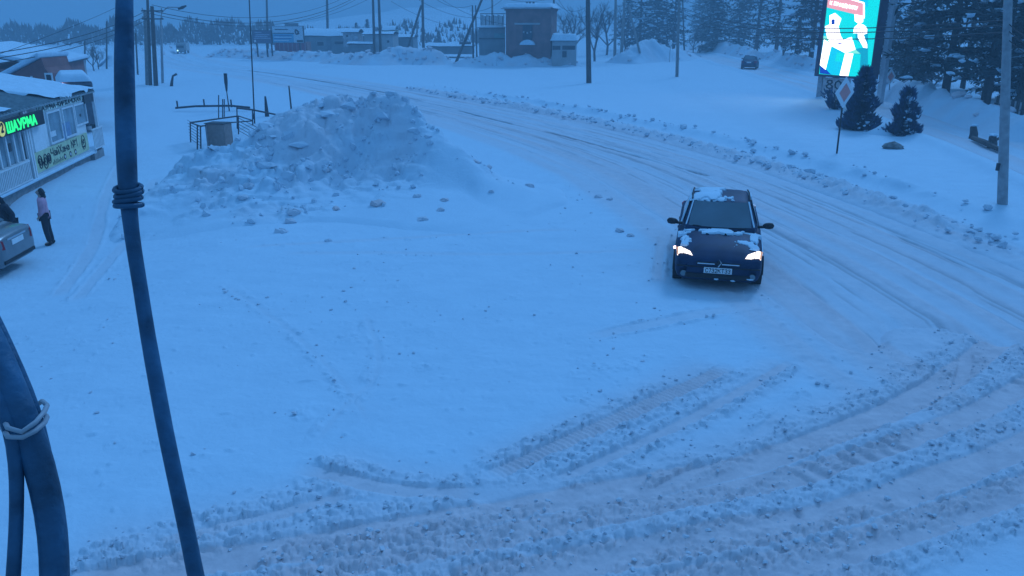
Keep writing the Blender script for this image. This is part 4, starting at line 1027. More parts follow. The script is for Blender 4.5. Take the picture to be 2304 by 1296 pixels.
# ---------------------------------------------------------------- buildings
M_BRICK = mat('red_brick', (.22, .10, .09), .85, var=.18, vscale=1.2, bump=.3, bscale=14)
M_BRICK2 = mat('red_wall', (.27, .11, .10), .85, var=.12, vscale=1.5)
M_GREYW = mat('grey_wall', (.20, .23, .25), .8, var=.1, vscale=1)
M_GREYL = mat('pale_wall', (.36, .37, .38), .8, var=.08, vscale=1)
M_DGLASS = mat('dark_window', (.025, .035, .05), .2, var=.1)
def frame2(A, B):                  # local frame of a wall line: x from A to B, y away from the camera
    e = Vector((B.x - A.x, B.y - A.y, 0)); L = e.length; a = math.atan2(e.y, e.x); return L, a
class Wall:
    """a building whose front runs from sight line px0 to px1; features are placed on its front by pixel"""
    def __init__(s, name, label, px0, Y0, px1, Y1, pyb, cat='building'):
        d = ray(px0, pyb); A = Vector(d) * (Y0 / d[1]); d = ray(px1, pyb); B = Vector(d) * (Y1 / d[1])
        s.L, s.a = frame2(A, B); s.A = Vector((A.x, A.y, 0)); s.e = Vector((math.cos(s.a), math.sin(s.a), 0)); s.n = Vector((s.e.y, -s.e.x, 0))
        s.g = min(hz(A.x, A.y), 0) - .1; s.root = thing(name, (A.x, A.y, s.g), s.a, label, cat)
    def p(s, px, py, off=0.0):     # front plane coordinates of a pixel: x along, z up
        d = Vector(ray(px, py)); o = Vector((0, 0, CAMZ)) - (s.A + s.n * off); t = -o.dot(s.n) / d.dot(s.n); q = o + d * t
        return q.dot(s.e), CAMZ + d.z * t - s.g
    def box(s, name, m, px0, px1, pyt, pyb, y0, y1, parent=None, bevel=0):
        pm_ = (px0 + px1) / 2; x0 = s.p(px0, (pyt + pyb) / 2)[0]; x1 = s.p(px1, (pyt + pyb) / 2)[0]
        z1 = s.p(pm_, pyt)[1]; z0 = s.p(pm_, pyb)[1] if pyb is not None else -.5
        return MB().box(min(x0, x1), max(x0, x1), y0, y1, z0, z1).build(name, m, parent or s.root, bevel=bevel)
    def snow(s, name, px0, px1, pyt, th, y0, y1, seed, parent=None, over=.25, slope=0.0):
        x0 = s.p(px0, pyt)[0] - over; x1 = s.p(px1, pyt)[0] + over; z = s.p((px0 + px1) / 2, pyt)[1]
        nx = max(12, int((x1 - x0) / .35)); ny = 14
        U = np.linspace(-1, 1, nx); V = np.linspace(-1, 1, ny); X, Y = np.meshgrid((U + 1) / 2 * (x1 - x0) + x0, (V + 1) / 2 * (y1 - y0) + y0)
        prof = (1 - np.abs(U)[None, :] ** 10) * (1 - np.abs(V)[:, None] ** 6)
        Z = z - th + th * (prof ** .5) * (1 + .25 * fbm(X * .6, Y * .6, 3, seed)) + slope * (Y - y0)
        o = grid_obj(name, X, Y, Z, M_SNOWP, parent or s.root)
        MB().box(x0 + .02, x1 - .02, y0 + .02, y1 - .02, z - th - .06, z - th + .01).build('roof_slab', M_DARK, parent or s.root)
        return o
# brick transformer tower
W = Wall('brick_tower', 'square red-brick tower with a snow cap and a recessed opening', 1138, 99, 1239, 98, 137)
W.box('tower_wall', M_BRICK, 1138, 1239, 22, 150, 0, 5.2)
W.box('cornice', M_BRICK, 1135.5, 1242, 19, 24, -.18, 5.4); W.box('cornice', M_BRICK, 1132.5, 1243.5, 16, 19, -.32, 5.5)
W.snow('roof_snow', 1133, 1243, 6, .62, -.4, 5.6, 501)
for i, (px, r) in enumerate(((1182, .14), (1189, .13), (1197, .13))): W.box('roof_knob', M_DARK, px - 2, px + 2, 4, 8, 1.0, 1.3)
W.box('lintel', M_GREYL, 1158, 1215, 51.5, 55.5, -.12, -.002)
rec = W.box('opening', M_DGLASS, 1176, 1198, 56, 90, -.06, -.002)
for px in (1179, 1187, 1195): W.box('insulator', M_GREYL, px - 1.4, px + 1.4, 70 + (px == 1187) * 2, 74 + (px == 1187) * 2, -.3, -.062, rec)
W.box('canopy', M_GREYL, 1173, 1204, 98, 101, -1.0, -.003); 
xa, za = W.p(1172, 100); xb, zb = W.p(1205, 100)
MB().prism([(xa + (xb - xa) * i / 12, za + .55 * math.sin(math.pi * i / 12) ** .6) for i in range(13)], -1.05, -.004, XZ).build('canopy_snow', M_SNOWP, W.root)
bx_, bz_ = W.p(1138, 130)
rr_ = random.Random(3)
for i in range(46):                # the odd proud and darker bricks of the weathered courses
    x_ = rr_.uniform(.1, W.L - .4); z_ = rr_.uniform(.6, 6.2); MB().box(x_, x_ + .25, -.02, -.001, z_, z_ + .075).build('brick', M_BRICK2 if i % 2 else M_BRICK, W.root)
# grey building left of the tower
W = Wall('grey_substation', 'grey two-tier building with a slatted upper screen beside the brick tower', 1078, 101, 1136, 101, 132)
W.box('wall', M_GREYW, 1078, 1136, 62, 150, 0, 6); W.snow('roof_snow', 1074, 1136, 56, .3, -.3, 6.0, 511, over=.05)
scn = W.box('screen_rail', M_DARK, 1080, 1137, 30, 32, .1, .2)
for i in range(17): W.box('screen_slat', M_GREYW if i % 3 else M_DARK, 1081 + i * 3.2, 1083.4 + i * 3.2, 33 + (i % 4), 57, .1, .16, scn)
W.box('gate', mat('teal_gate', (.12, .26, .27), .6), 1112, 1136, 75, 88, -.05, -.002); W.box('ledge', M_DARK, 1078, 1136, 86, 88, -.15, -.06)
# low white house right of the tower
W = Wall('low_house', 'low pale house with snow roof right of the brick tower', 1242, 97, 1300, 96.8, 140)
W.box('wall', M_GREYL, 1242, 1297, 88, 152, 0, 5); W.snow('roof_snow', 1240, 1300, 76, .75, -.4, 5.0, 521, over=.1)
for a_, b_ in ((1243, 1261), (1265, 1294)):
    f_ = W.box('window', M_DARK, a_, b_, 103, 112, -.03, -.002); W.box('pane', M_DGLASS, a_ + 1, b_ - 1, 104.5, 110.5, -.04, -.031, f_)
W.box('door', M_DARK, 1265, 1275, 115, 129, -.03, -.002)
# sheds and warehouses behind the bank
def shed(name, label, px0, px1, Y, pyr, pye, pyb, m, wins=(), seed=1, dep=8):
    W = Wall(name, label, px0, Y, px1, Y, pyb)
    W.box('wall', m, px0, px1, pye, pyb + 10, 0, dep)
    z0 = W.p(px0, pye)[1]; z1 = W.p(px0, pyr)[1]
    X, Yy = np.meshgrid(np.linspace(-.2, W.L + .2, max(12, int(W.L / .5))), np.linspace(-.3, dep, 12))
    Z = z0 + (z1 - z0) * np.sin(np.clip((Yy + .3) / (dep + .3) * math.pi, 0, math.pi)) ** .8 + .12 * fbm(X * .5, Yy * .5, 3, seed) + .04
    grid_obj('roof_snow', X, Yy, Z, M_SNOWP, W.root)
    MB().box(-.15, W.L + .15, -.25, dep - .05, z0 - .08, z0 + .01).build('roof_slab', M_DARK, W.root)
    for w_ in wins:
        f_ = W.box('window', M_GREYL, *w_, -.03, -.002); W.box('pane', M_DGLASS, w_[0] + .8, w_[1] - .8, w_[2] + 1, w_[3] - 1, -.04, -.031, f_)
    return W
Wd = shed('warehouse', 'long grey warehouse with snowy roof right of the large billboard', 684, 836, 128, 65, 81, 112, M_GREYW, ((713, 729, 93, 104), (752, 838 - 60, 92, 101)), 531)
for i in range(12): Wd.box('cladding_panel', M_GREYW if i % 2 else mat('grey_clad', (.15, .18, .21), .8), 685 + i * 12.5, 696 + i * 12.5, 82.5, 120, -.05, -.001) if not (708 < 690 + i * 12.5 < 732 or 748 < 690 + i * 12.5 < 780) else None
shed('storage_shed', 'pale boxy shed behind the twin poles', 820, 884, 118, 72, 77, 112, M_GREYL, ((870, 877, 90, 97),), 541, 6)
shed('tin_hut', 'small striped hut with snow roof left of the twin poles', 772, 806, 120, 66, 73, 96, mat('striped_hut', (.4, .42, .45), .7, var=.2, vscale=3), ((778, 784, 78, 84),), 545, 4)
shed('low_shed', 'very low dark shed with snow lid left of the twin poles', 784, 836, 116, 95, 99, 106, M_GREYW, (), 547, 4)
shed('back_shed', 'dark shed behind the A-frame pole', 884, 930, 126, 78, 84, 108, M_GREYW, (), 551, 6)
shed('long_shed', 'long low dark-edged shed between the A-frame and leaning poles', 962, 1064, 118, 98, 104, 112, M_GREYW, ((1033, 1060, 94, 100),), 561, 5)
shed('yellow_roof_house', 'distant house with a yellowish gable behind the sheds', 862, 888, 165, 58, 68, 80, mat('yellow_wall', (.4, .42, .2), .8), (), 565, 6)
# red container fence
W = Wall('red_container', 'dull red corrugated container under the large billboard', 618, 116, 691, 116, 114, 'container')
W.box('container_body', M_BRICK2, 618, 691, 95, 122, 0, 2.4)
for i in range(22): W.box('panel', mat('red_rib', (.34, .07, .12), .7, var=.1) if i % 3 else mat('pale_rib', (.36, .2, .26), .7), 619 + i * 3.2, 621 + i * 3.2, 96, 121, -.06, -.001)
# billboards
def billboard(px0, px1, pyt, pyb, Y, label, m, legs):
    W = Wall('billboard', label, px0, Y, px1, Y - .6, 120, 'billboard')
    b = W.box('panel', m, px0, px1, pyt, pyb, 0, .3)
    W.box('frame', M_DARK, px0 - .8, px0, pyt - .8, pyb + .8, -.03, .32); W.box('frame', M_DARK, px1, px1 + .8, pyt - .8, pyb + .8, -.03, .32)
    W.box('frame', M_DARK, px0, px1, pyt - .8, pyt, -.03, .32); W.box('frame', M_DARK, px0, px1, pyb, pyb + .8, -.03, .32)
    for l in legs: W.box('leg', M_DARK, l - 1, l + 1, pyb + .8, 128, .05, .28)
    return W, b
W, b = billboard(569, 610, 69, 97, 113, 'small dark billboard with pale text lines behind a pole', mat('board_dark', (.10, .10, .16), .6), (578, 600))
for i, (a_, c_, y_) in enumerate(((573, 588, 72), (575, 606, 77), (573, 602, 81), (571, 608, 85))): W.box('printed_line', MATS['board_line'] if 'board_line' in MATS else mat('board_line', (.32, .36, .45), .6), a_, c_, y_, y_ + 2, -.012, -.001, b)
W.box('printed_dot', M_FRAME, 572, 576, 90, 95, -.012, -.001, b)
W, b = billboard(613, 682, 59, 96, 112.5, 'large pale billboard with blue lower half and a ribbon shape', mat('board_pale', (.52, .60, .66), .6, var=.04), (611, 675))
W.box('printed_field', mat('board_blue', (.10, .38, .55), .6), 614, 661, 76, 95.5, -.012, -.001, b)
W.box('printed_line', M_DARK, 618, 648, 65.5, 67.5, -.012, -.001, b); W.box('printed_line', M_DARK, 614, 662, 74, 75.8, -.014, -.013, b)
for i, y_ in enumerate((79, 83, 86, 90)): W.box('printed_line', M_FRAME if i % 2 else mat('board_deep', (.02, .12, .3), .6), 617, 656 - 6 * (i == 3), y_, y_ + 1.6, -.016, -.0125, b)
rib = []
for a in range(15):
    q = a * .4; rx_, rz1 = W.p(668 + 3.6 * math.cos(q) + (a > 9) * (a - 9) * .4, 70 + 7 * math.sin(q) + (a > 9) * (a - 9) * 2.2); rib.append((rx_, -.03, rz1))
MB().tube(rib, .09, 5).build('printed_ribbon', M_DARK, b)
W.box('top_lamp_box', M_GREYW, 640, 670, 52, 58, .05, .25); W.box('printed_corner', M_DARK, 668, 682, 90, 95, -.012, -.001, b)
# red building behind the kiosk
RA = at(-140, 200, 43); 
gh = thing('red_garage', (0, 0, 0), 0, 'dull red gabled building with snowy roof behind the kiosk', 'building')
def gv(px, py, Y): return at(px, py, Y)
Yg = 43.0
gl_, ga_, gr_ = gv(-90, 236, Yg), gv(95, 131, Yg), gv(101, 152, Yg)
zg = hz(-26, 43) - .4
ap = gv(93, 131, Yg); lf = gv(-120, 250, Yg); rt = gv(135, 172, Yg + 1)
prof = [(lf.x, zg), (rt.x, zg), (rt.x, gv(135, 166, Yg).z), (gv(100, 152, Yg).x, gv(100, 152, Yg).z), (ap.x, ap.z), (lf.x, gv(-120, 245, Yg).z)]
MB().prism([(a, b) for a, b in prof], Yg, Yg + 2.5, XZ).build('gable_wall', M_BRICK2, gh)
sn = MB(); z_l = gv(-120, 245, Yg).z
for (xa, za), (xb, zb) in (((lf.x, z_l), (ap.x, ap.z)),):
    sn.add([(xa, Yg - .3, za + .04), (xb, Yg - .3, zb + .04), (xb, Yg + 2.8, zb + .04), (xa, Yg + 2.8, za + .04), (xa, Yg - .3, za + .3), (xb, Yg - .3, zb + .3), (xb, Yg + 2.8, zb + .3), (xa, Yg + 2.8, za + .3)], [(0, 3, 2, 1), (4, 5, 6, 7), (0, 1, 5, 4), (1, 2, 6, 5), (2, 3, 7, 6), (3, 0, 4, 7)])
sn.build('roof_snow', M_SNOWP, gh, bevel=.08)
g0 = gv(13, 206, Yg); g1 = gv(74, 171, Yg)
gd_ = MB().box(gv(14, 190, Yg).x, gv(73, 190, Yg).x, Yg - .05, Yg - .002, zg + .1, gv(60, 174, Yg).z).build('garage_door', mat('grey_blue_door', (.22, .26, .33), .6), gh)
MB().box(gv(73, 190, Yg).x, gv(76.5, 190, Yg).x, Yg - .07, Yg - .002, zg + .1, gv(60, 171, Yg).z).build('door_post', M_FRAME, gh)
wf = MB().box(gv(103, 178, Yg).x, gv(120, 178, Yg).x, Yg - .06, Yg - .002, gv(110, 190, Yg).z, gv(110, 164, Yg).z).build('window', M_FRAME, gh)
MB().box(gv(106.5, 178, Yg).x, gv(117, 178, Yg).x, Yg - .07, Yg - .061, gv(110, 188, Yg).z, gv(110, 168, Yg).z).build('pane', M_DGLASS, wf)
MB().tube([tuple(gv(88, 136, Yg + .5)), tuple(gv(88, 120, Yg + .5))], .07, 6).build('flue_pipe', M_DARK, gh)
# its long wing going back to the right
wa, wb = gv(97, 153, 46), gv(189, 134, 57)
wg = thing('red_wing', (0, 0, 0), 0, 'long low red wing with a broad snow roof behind the gabled building', 'building')
ee = Vector((wb.x - wa.x, wb.y - wa.y, 0)); nn_ = Vector((-ee.y, ee.x, 0)).normalized()
ze = (wa.z + wb.z) / 2
def quadwall(name, a, b, z0, z1, th, m, par):
    q = [Vector((a.x, a.y, z0)), Vector((b.x, b.y, z0)), Vector((b.x, b.y, z1)), Vector((a.x, a.y, z1))]
    return quad_slab(MB(), q, nn_, 0.0, th).build(name, m, par)
quadwall('wall', wa, wb, zg, ze, 4.0, M_BRICK2, wg)
ins = nn_ * 4.2 + Vector((0, 0, .95)); lo_ = -nn_ * .3
rq = [Vector((wa.x, wa.y, ze)) + lo_, Vector((wb.x, wb.y, ze)) + lo_, Vector((wb.x, wb.y, ze)) + ins, Vector((wa.x, wa.y, ze)) + ins]
quad_slab(MB(), rq, (0, 0, 1), .03, .06).build('roof_sheet', M_DARK, wg); quad_slab(MB(), rq, (0, 0, 1), .065, .3).build('roof_snow', M_SNOWP, wg, bevel=.08)
quadwall('corner_post', gv(184, 150, 56.5), wb, zg, ze - .01, -.06, M_GREYL, wg)
# snow-topped van with its tail lamp lit, behind the kiosk
vp = G(170, 214); vv = at(170, 186, 38.5)
van = thing('parked_van', (at(168, 190, 38.5).x, 38.5, hz(-21, 38.5)), R(29), 'van with a thick snow load on its roof and one lit lamp behind the kiosk', 'van')
zt_ = at(168, 182, 38.5).z - van.location.z; hw_ = (at(205, 182, 38.5).x - at(133, 182, 38.5).x) / 2
MB().box(-hw_, hw_, -.1, 4.0, .4, zt_).build('body', mat('van_paint', (.10, .11, .14), .4), van, bevel=.12)
MB().box(-hw_ + .1, hw_ - .1, -.12, -.101, zt_ - .7, zt_ - .2).build('rear_window', M_DGLASS, van)
X, Y = np.meshgrid(np.linspace(-hw_, hw_, 30), np.linspace(-.2, 4.0, 30)); e = np.minimum(hw_ - np.abs(X), 2.1 - np.abs(Y - 1.9))
grid_obj('roof_snow', X, Y, zt_ - .03 + .34 * sm(e / .3) ** .6, M_SNOWP, van)
lz = at(142, 188, 38.4); lx = lz.x - van.location.x
MB().ico((-hw_ + .24, -.14, zt_ - .16), .11, .05).build('lamp', em('lamp_pinkwhite', (1, .6, .8), 5.0), van)
for xx in (-hw_ + .2, hw_ - .2):
    MB().tube([(xx - .1, .9, .32), (xx + .1, .9, .32)], .32, 14).build('wheel', M_BLACK, van); MB().tube([(xx - .1, 3.1, .32), (xx + .1, 3.1, .32)], .32, 14).build('wheel', M_BLACK, van)
# little booth and fence at the far right
W = Wall('booth', 'small pale booth with a snow cap among the right-hand pines', 2124, 53, 2168, 52.8, 236)
W.box('wall', M_GREYL, 2124, 2168, 208, 244, 0, 1.6); W.snow('roof_snow', 2122, 2170, 198, .35, -.25, 1.8, 571, over=.1)
W.box('window', M_DGLASS, 2130, 2150, 212, 222, -.03, -.002); W.box('door', M_FRAME, 2152, 2166, 210, 240, -.03, -.002)
W = Wall('tall_box', 'white upright box beside the pine trunk', 2098, 56, 2112, 56, 212, 'box'); W.box('casing', M_FRAME, 2098, 2112, 192, 226, 0, .5); W.box('lid', M_SNOWP, 2096, 2113, 187, 191.5, -.1, .6, bevel=.05)
fe = thing('picket_fence', G(2236, 272), 0, 'dark picket fence at the right edge behind the pole', 'fence'); F0 = fe.location.copy()
fa, fb = G(2232, 268), G(2330, 300); 
for i in range(26):
    q = fa.lerp(fb, i / 25) - F0; MB().box(q.x - .05, q.x + .05, q.y - .02, q.y + .02, -.2, 1.15 + .06 * (i % 3)).build('picket', M_GREYL if i % 3 == 0 else M_WOOD, fe)
MB().tube([tuple(fa - F0 + Vector((0, .05, .8))), tuple(fb - F0 + Vector((0, .05, .8)))], .04, 5).build('rail', M_WOOD, fe)
for i, (px, py, lab) in enumerate(((2190, 308, 'leftmost upright stump on the snow bank edge by the right-hand pole'), (2232, 332, 'second stump on the snow bank edge, just left of the pole'), (2197, 280, 'lone dark stump higher up on the side road'))):
    g_ = G(px, py); t = thing('stump', g_, .4 * i, lab, 'stump')
    MB().tube([(0, 0, -.2), (0, 0, .15), (-.08, 0, .45)], [.2, .17, .13], 8).build('trunk', M_WOOD, t); MB().ico((-.05, 0, .5), .16, .3, rnd, (1.2, 1, .4)).build('snow_cap', M_SNOWP, t)
lg = thing('fallen_log', G(2200, 318), 0, 'dark log half buried along the snow edge near the pole', 'log'); L0 = lg.location.copy()
MB().tube([tuple(G(2188, 316) - L0 + Vector((0, 0, .1))), tuple(G(2215, 330) - L0 + Vector((0, 0, .16))), tuple(G(2252, 345) - L0 + Vector((0, 0, .1)))], [.1, .12, .09], 8).build('log_body', M_WOOD, lg)
MB().tube([tuple(G(2225, 333) - L0 + Vector((0, 0, .2))), tuple(G(2246, 330) - L0 + Vector((0, 0, .35)))], [.08, .05], 6).build('limb', M_WOOD, lg)
rk = MB()
for _ in range(3): rk.ico((rnd.uniform(-.2, .2), rnd.uniform(-.1, .1), .1), .25, .35, rnd, (1.3, .9, .7))
rk = rk.build('rock', mat('grey_rock', (.18, .18, .18), .9, var=.3, vscale=5)); rk.location = G(2005, 334); tag(rk, 'dark rock poking out of the snow below the shrubs', 'rock')

# ---------------------------------------------------------------- hill, far wood
hx, hy = np.meshgrid(np.linspace(-130, 60, 90), np.linspace(185, 420, 60))
hzv = 10.0 * sm((hy - 185) / 200) * np.exp(-((hx + 35) / 60) ** 2) * (1 + .3 * fbm(hx * .03, hy * .03, 3, 601)) - .6
structure(grid_obj('hill', hx, hy, hzv, M_SNOW, attrs={'dirt': np.zeros(hx.shape), 'bare': np.zeros(hx.shape)}))

M_BARK = mat('bark', (.07, .055, .05), .9, var=.2, vscale=5)
M_TWIG = mat('twig', (.10, .09, .095), .9, var=.2)
M_NEEDLE = mat('needles', (.022, .042, .045), .7, var=.35, vscale=2.5)
M_NEEDLE2 = mat('shrub_green', (.03, .07, .15), .7, var=.35, vscale=6)
def card(v, f, c, d, up_, L, wd):
    k = len(v); s_ = d.cross(up_)
    if s_.length < 1e-4: s_ = Vector((1, 0, 0))
    s_ = s_.normalized() * wd
    v += [tuple(c - s_ * .3), tuple(c + d * L * .5 - s_), tuple(c + d * L), tuple(c + d * L * .5 + s_), tuple(c + s_ * .3)]
    f.append((k, k + 1, k + 2, k + 3, k + 4))
def conifer(h, rad, seed, start=.12, whorls=26, per=7, tuft=.42, droop=.35, snow=.35, sparse=0.0, tl=7, irregular=.3):
    """trunk, crown of needle sprays on real branches, snow lying on some of them"""
    r_ = random.Random(seed); tr = MB(); cv, cf = [], []; sv = MB()
    lean = (r_.uniform(-.02, .02), r_.uniform(-.02, .02))
    tr.tube([(0, 0, -.4), (lean[0] * h * .3, lean[1] * h * .3, h * .35), (lean[0] * h, lean[1] * h, h)], [h * .019 + .05, h * .014 + .03, .03], 8)
    for wv in range(whorls):
        t_ = start + (1 - start) * (wv + r_.random() * .7) / whorls; z_ = h * t_
        prof = (1 - (t_ - start) / (1 - start)) ** .75 * (.55 + .45 * min(1, (t_ - start) / .12 + .3))
        for b in range(per):
            if r_.random() < sparse: continue
            a = r_.random() * 6.283; L = rad * prof * r_.uniform(1 - irregular - .15, 1 + irregular) + .25
            d = Vector((math.cos(a), math.sin(a), r_.uniform(-.1, .25))); p = Vector((lean[0] * z_, lean[1] * z_, z_)); pts = [p.copy()]
            n = max(2, int(L / .5)); dd = d.copy()
            for i in range(n):
                dd = (dd + Vector((r_.uniform(-.12, .12), r_.uniform(-.12, .12), -droop / n))).normalized(); p = p + dd * (L / n); pts.append(p.copy())
            tr.tube([tuple(q) for q in pts], [.035 * (1 - .8 * i / n) * (h / 12) ** .5 + .006 for i in range(n + 1)], 4, cap=False)
            for i in range(1, n + 1):
                fr = i / n
                for k_ in range(tl):
                    c = pts[i - 1].lerp(pts[i], r_.random()); e = (dd + Vector((r_.gauss(0, .75), r_.gauss(0, .75), r_.gauss(-.1, .45)))).normalized()
                    card(cv, cf, c, e, Vector((r_.gauss(0, .5), r_.gauss(0, .5), 1)), tuft * r_.uniform(.6, 1.35), tuft * r_.uniform(.12, .24))
                if r_.random() < snow * fr:
                    q = pts[i] + Vector((0, 0, .06)); sv.ico(q, tuft * r_.uniform(.2, .65), .55, r_, (1.4, .9, .4))
    return tr, (cv, cf), sv
def plant_tree(name, loc, parts, label, cat='tree', group=None, rz=0, scale=1.0, needle=None):
    t = thing(name, loc, rz, label, cat, group); t.scale = (scale,) * 3
    tr, (cv, cf), sv = parts
    tr.build('trunk', M_BARK, t); link_mesh('crown', cv, cf, needle or M_NEEDLE, t)
    if sv.v: stuff(sv.build('snow_load', M_SNOWP, t))
    return t
def copy_tree_at(src, loc, label, rz, scale):
    c = copy_tree(src); c.location = loc; c.rotation_euler.z = rz; c.scale = (scale,) * 3; c['label'] = label; return c
GRP = 'snowy conifers'
fir = plant_tree('fir_tree', G(1610, 118), conifer(15, 3.4, 1, .03, 30, 9, .55, .5, .22), 'dense dark fir standing behind the cut snow bank', 'tree', GRP)
fir2 = plant_tree('fir_tree', G(1590, 100), conifer(14, 3.0, 15, .1, 20, 7, .55, .35, .4, .2, 6, .55), 'ragged fir with gaps left of the dense fir', 'tree', GRP)
copy_tree_at(fir2, G(1700, 120), 'broad dark fir behind the far car', 1.3, 1.12)
copy_tree_at(fir, G(1660, 112), 'dark fir squeezed between the two firs behind the far car', 4.1, .95)
copy_tree_at(fir, G(1570, 96), 'dark fir left of the cut snow bank', 2.2, .95)
copy_tree_at(fir2, G(1440, 118), 'dark fir behind the rounded snow mound', 3.2, 1.0)
copy_tree_at(fir, G(1480, 112), 'dark fir just left of the yield sign', .6, 1.05)
copy_tree_at(fir2, G(1410, 112), 'dark fir behind the two tall poles', 5.2, .9)
pine = plant_tree('pine_tree', G(1790, 140), conifer(14, 2.6, 5, .12, 22, 6, .5, .3, .6, .1), 'snow-laden pine left of the advertising pylon', 'tree', GRP)
copy_tree_at(pine, G(1745, 128), 'narrow snow-laden pine right of the far car', 2.0, 1.0)
copy_tree_at(pine, G(1822, 150), 'pine half hidden behind the edge of the pylon', 4.0, 1.05)
copy_tree_at(pine, G(1515, 120), 'snow-flecked pine behind the slender pale pole', 1.0, .95)
copy_tree_at(fir, G(1990, 178), 'dark fir right behind the pylon mast', 1.7, .55)
copy_tree_at(fir, G(2030, 192), 'low dark fir behind the small diamond sign', 3.7, .5)
big = plant_tree('pine_tree', G(2122, 236), conifer(11.5, 3.6, 9, .16, 17, 6, .5, .15, .28, .12, 9, .5), 'large pine with bare lower trunk beside the booth', 'tree', GRP)
copy_tree_at(big, G(2215, 240), 'large pine left of the right-hand pole', 2.6, 1.05)
copy_tree_at(big, G(2290, 262), 'pine at the right edge behind the fence', 4.4, .95)
copy_tree_at(fir, G(2075, 190), 'dark fir between the small diamond sign and the large pine', .3, .6)
copy_tree_at(fir2, G(2165, 200), 'dense fir behind the booth', 5.0, .62)
copy_tree_at(fir, G(2260, 225), 'dense fir behind the picket fence', 2.9, .66)
copy_tree_at(fir2, G(2330, 240), 'dense fir cut by the right edge of the view', 1.9, .7)
copy_tree_at(fir2, G(2215, 160), 'tall far fir behind the right-hand pines', 5.9, .95)

def shrub(loc, h, rad, seed, label, pf=lambda t: (1 - t) ** .8 * (.75 + .25 * min(1, t * 6)), n=4200, snow=60):
    r_ = random.Random(seed); cv, cf = [], []; sv = MB(); tr = MB().tube([(0, 0, -.2), (0, 0, h * .8)], [.07, .02], 6)
    for _ in range(n):
        t_ = r_.random() ** 1.35; a = r_.random() * 6.283; rr2 = rad * pf(t_) * (r_.random() ** .45) * (1 + .16 * math.sin(a * 5 + t_ * 9) + .14 * math.sin(a * 3 - t_ * 23) + r_.gauss(0, .08))
        c = Vector((math.cos(a) * rr2, math.sin(a) * rr2, h * t_)); e = Vector((math.cos(a) * .6 + r_.gauss(0, .3), math.sin(a) * .6 + r_.gauss(0, .3), .9)).normalized()
        card(cv, cf, c, e, Vector((math.cos(a + 1.5), math.sin(a + 1.5), r_.gauss(0, .3))), r_.uniform(.14, .42), r_.uniform(.025, .055))
    for _ in range(snow):
        t_ = r_.random() ** 1.2; a = r_.uniform(-2.1, .8); rr2 = rad * pf(t_) * r_.uniform(.9, 1.12)
        sv.ico((math.cos(a) * rr2, math.sin(a) * rr2, h * t_), r_.uniform(.03, .13), .5, r_, (1, 1, .6))
    return plant_tree('evergreen_shrub', loc, (tr, (cv, cf), sv), label, 'shrub', 'clipped evergreen shrubs', needle=M_NEEDLE2)
shrub(G(1932, 291), 2.65, .80, 21, 'taller cone-shaped evergreen shrub in front of the screen', lambda t: (1 - t) ** .7 * (.82 + .18 * math.sin(t * 19)), n=6500, snow=110)
shrub(G(2031, 304), 1.85, .64, 22, 'shorter ragged evergreen shrub right of the snow mound', lambda t: (1 - t) ** .6 * (.75 + .3 * math.sin(t * 14 + 1)), 3200, 150)
for i, (px, py, h_, lab) in enumerate(((1878, 246, .9, 'low twiggy bush at the foot of the pylon post'), (1775, 262, .0, ''),)):
    if h_: shrub(G(px, py), h_, .55, 31 + i, lab, lambda t: .4 + .8 * t, 500, 20)

def bare_tree(h, seed, depth=5, spread=.55, r0=None):
    r_ = random.Random(seed); mb = MB(); tw = MB()
    def grow(p, d, L, r, lv):
        n = 3; pts = [p]; q = p
        for i in range(n):
            d = (d + Vector((r_.gauss(0, .12), r_.gauss(0, .12), r_.gauss(.03, .06)))).normalized(); q = q + d * L / n; pts.append(q)
        (mb if lv < 3 else tw).tube([tuple(x_) for x_ in pts], [r * (1 - .35 * i / n) for i in range(n + 1)], 5 if lv < 2 else 3, cap=False)
        if lv >= depth: return
        for _ in range(3 if lv else 5):
            k_ = r_.uniform(.35, 1.0); b = pts[min(3, int(k_ * 3))]
            e = (d + Vector((r_.gauss(0, spread), r_.gauss(0, spread), r_.gauss(.15, .3)))).normalized()
            grow(b, e, L * r_.uniform(.5, .78), r * .55, lv + 1)
    grow(Vector((0, 0, -.3)), Vector((0, 0, 1)), h * .42, r0 or h * .016, 0)
    return mb, tw
def plant_bare(loc, parts, label, rz=0, sc_=1.0):
    t = thing('bare_tree', loc, rz, label, 'tree', 'bare winter trees'); t.scale = (sc_,) * 3
    parts[0].build('trunk', M_TWIG, t); stuff(parts[1].build('twigs', M_TWIG, t)); return t
bt = plant_bare(G(1338, 138), bare_tree(11, 41), 'bare tree with a bent trunk right of the tall lone pole')
copy_tree_at(bt, G(1290, 128), 'bare tree above the low pale house', 2.2, 1.0)
copy_tree_at(bt, G(1365, 124), 'bare tree left of the two tall poles', 4.2, 1.1)
copy_tree_at(bt, G(1270, 120), 'bare tree directly behind the low pale house', 1.2, .9)
copy_tree_at(bt, G(1405, 128), 'bare tree right of the two tall poles', 3.3, 1.0)
copy_tree_at(bt, G(1500, 118), 'bare tree beside the yield sign', 5.3, .9)
copy_tree_at(bt, G(1560, 118), 'bare tree at the bend of the side road', .4, .6)
copy_tree_at(bt, G(1760, 140), 'bare sapling among the pines left of the pylon', 2.7, .7)
copy_tree_at(bt, G(2090, 222), 'bare sapling left of the large pine', 1.9, .45)
copy_tree_at(bt, G(212, 160), 'bare bushy tree at the far end of the red wing', 1.0, .42)
copy_tree_at(bt, G(222, 156), 'smaller bare bush right of the red wing', 3.0, .34)
copy_tree_at(fir, G(845 - 40, 108), 'distant small fir left of the twin poles', 2.0, .32)
copy_tree_at(fir, G(828, 108), 'round distant fir behind the striped hut', 4.0, .36)
copy_tree_at(fir, G(988, 106), 'tiny lone fir on the far white hill', 5.0, .22)
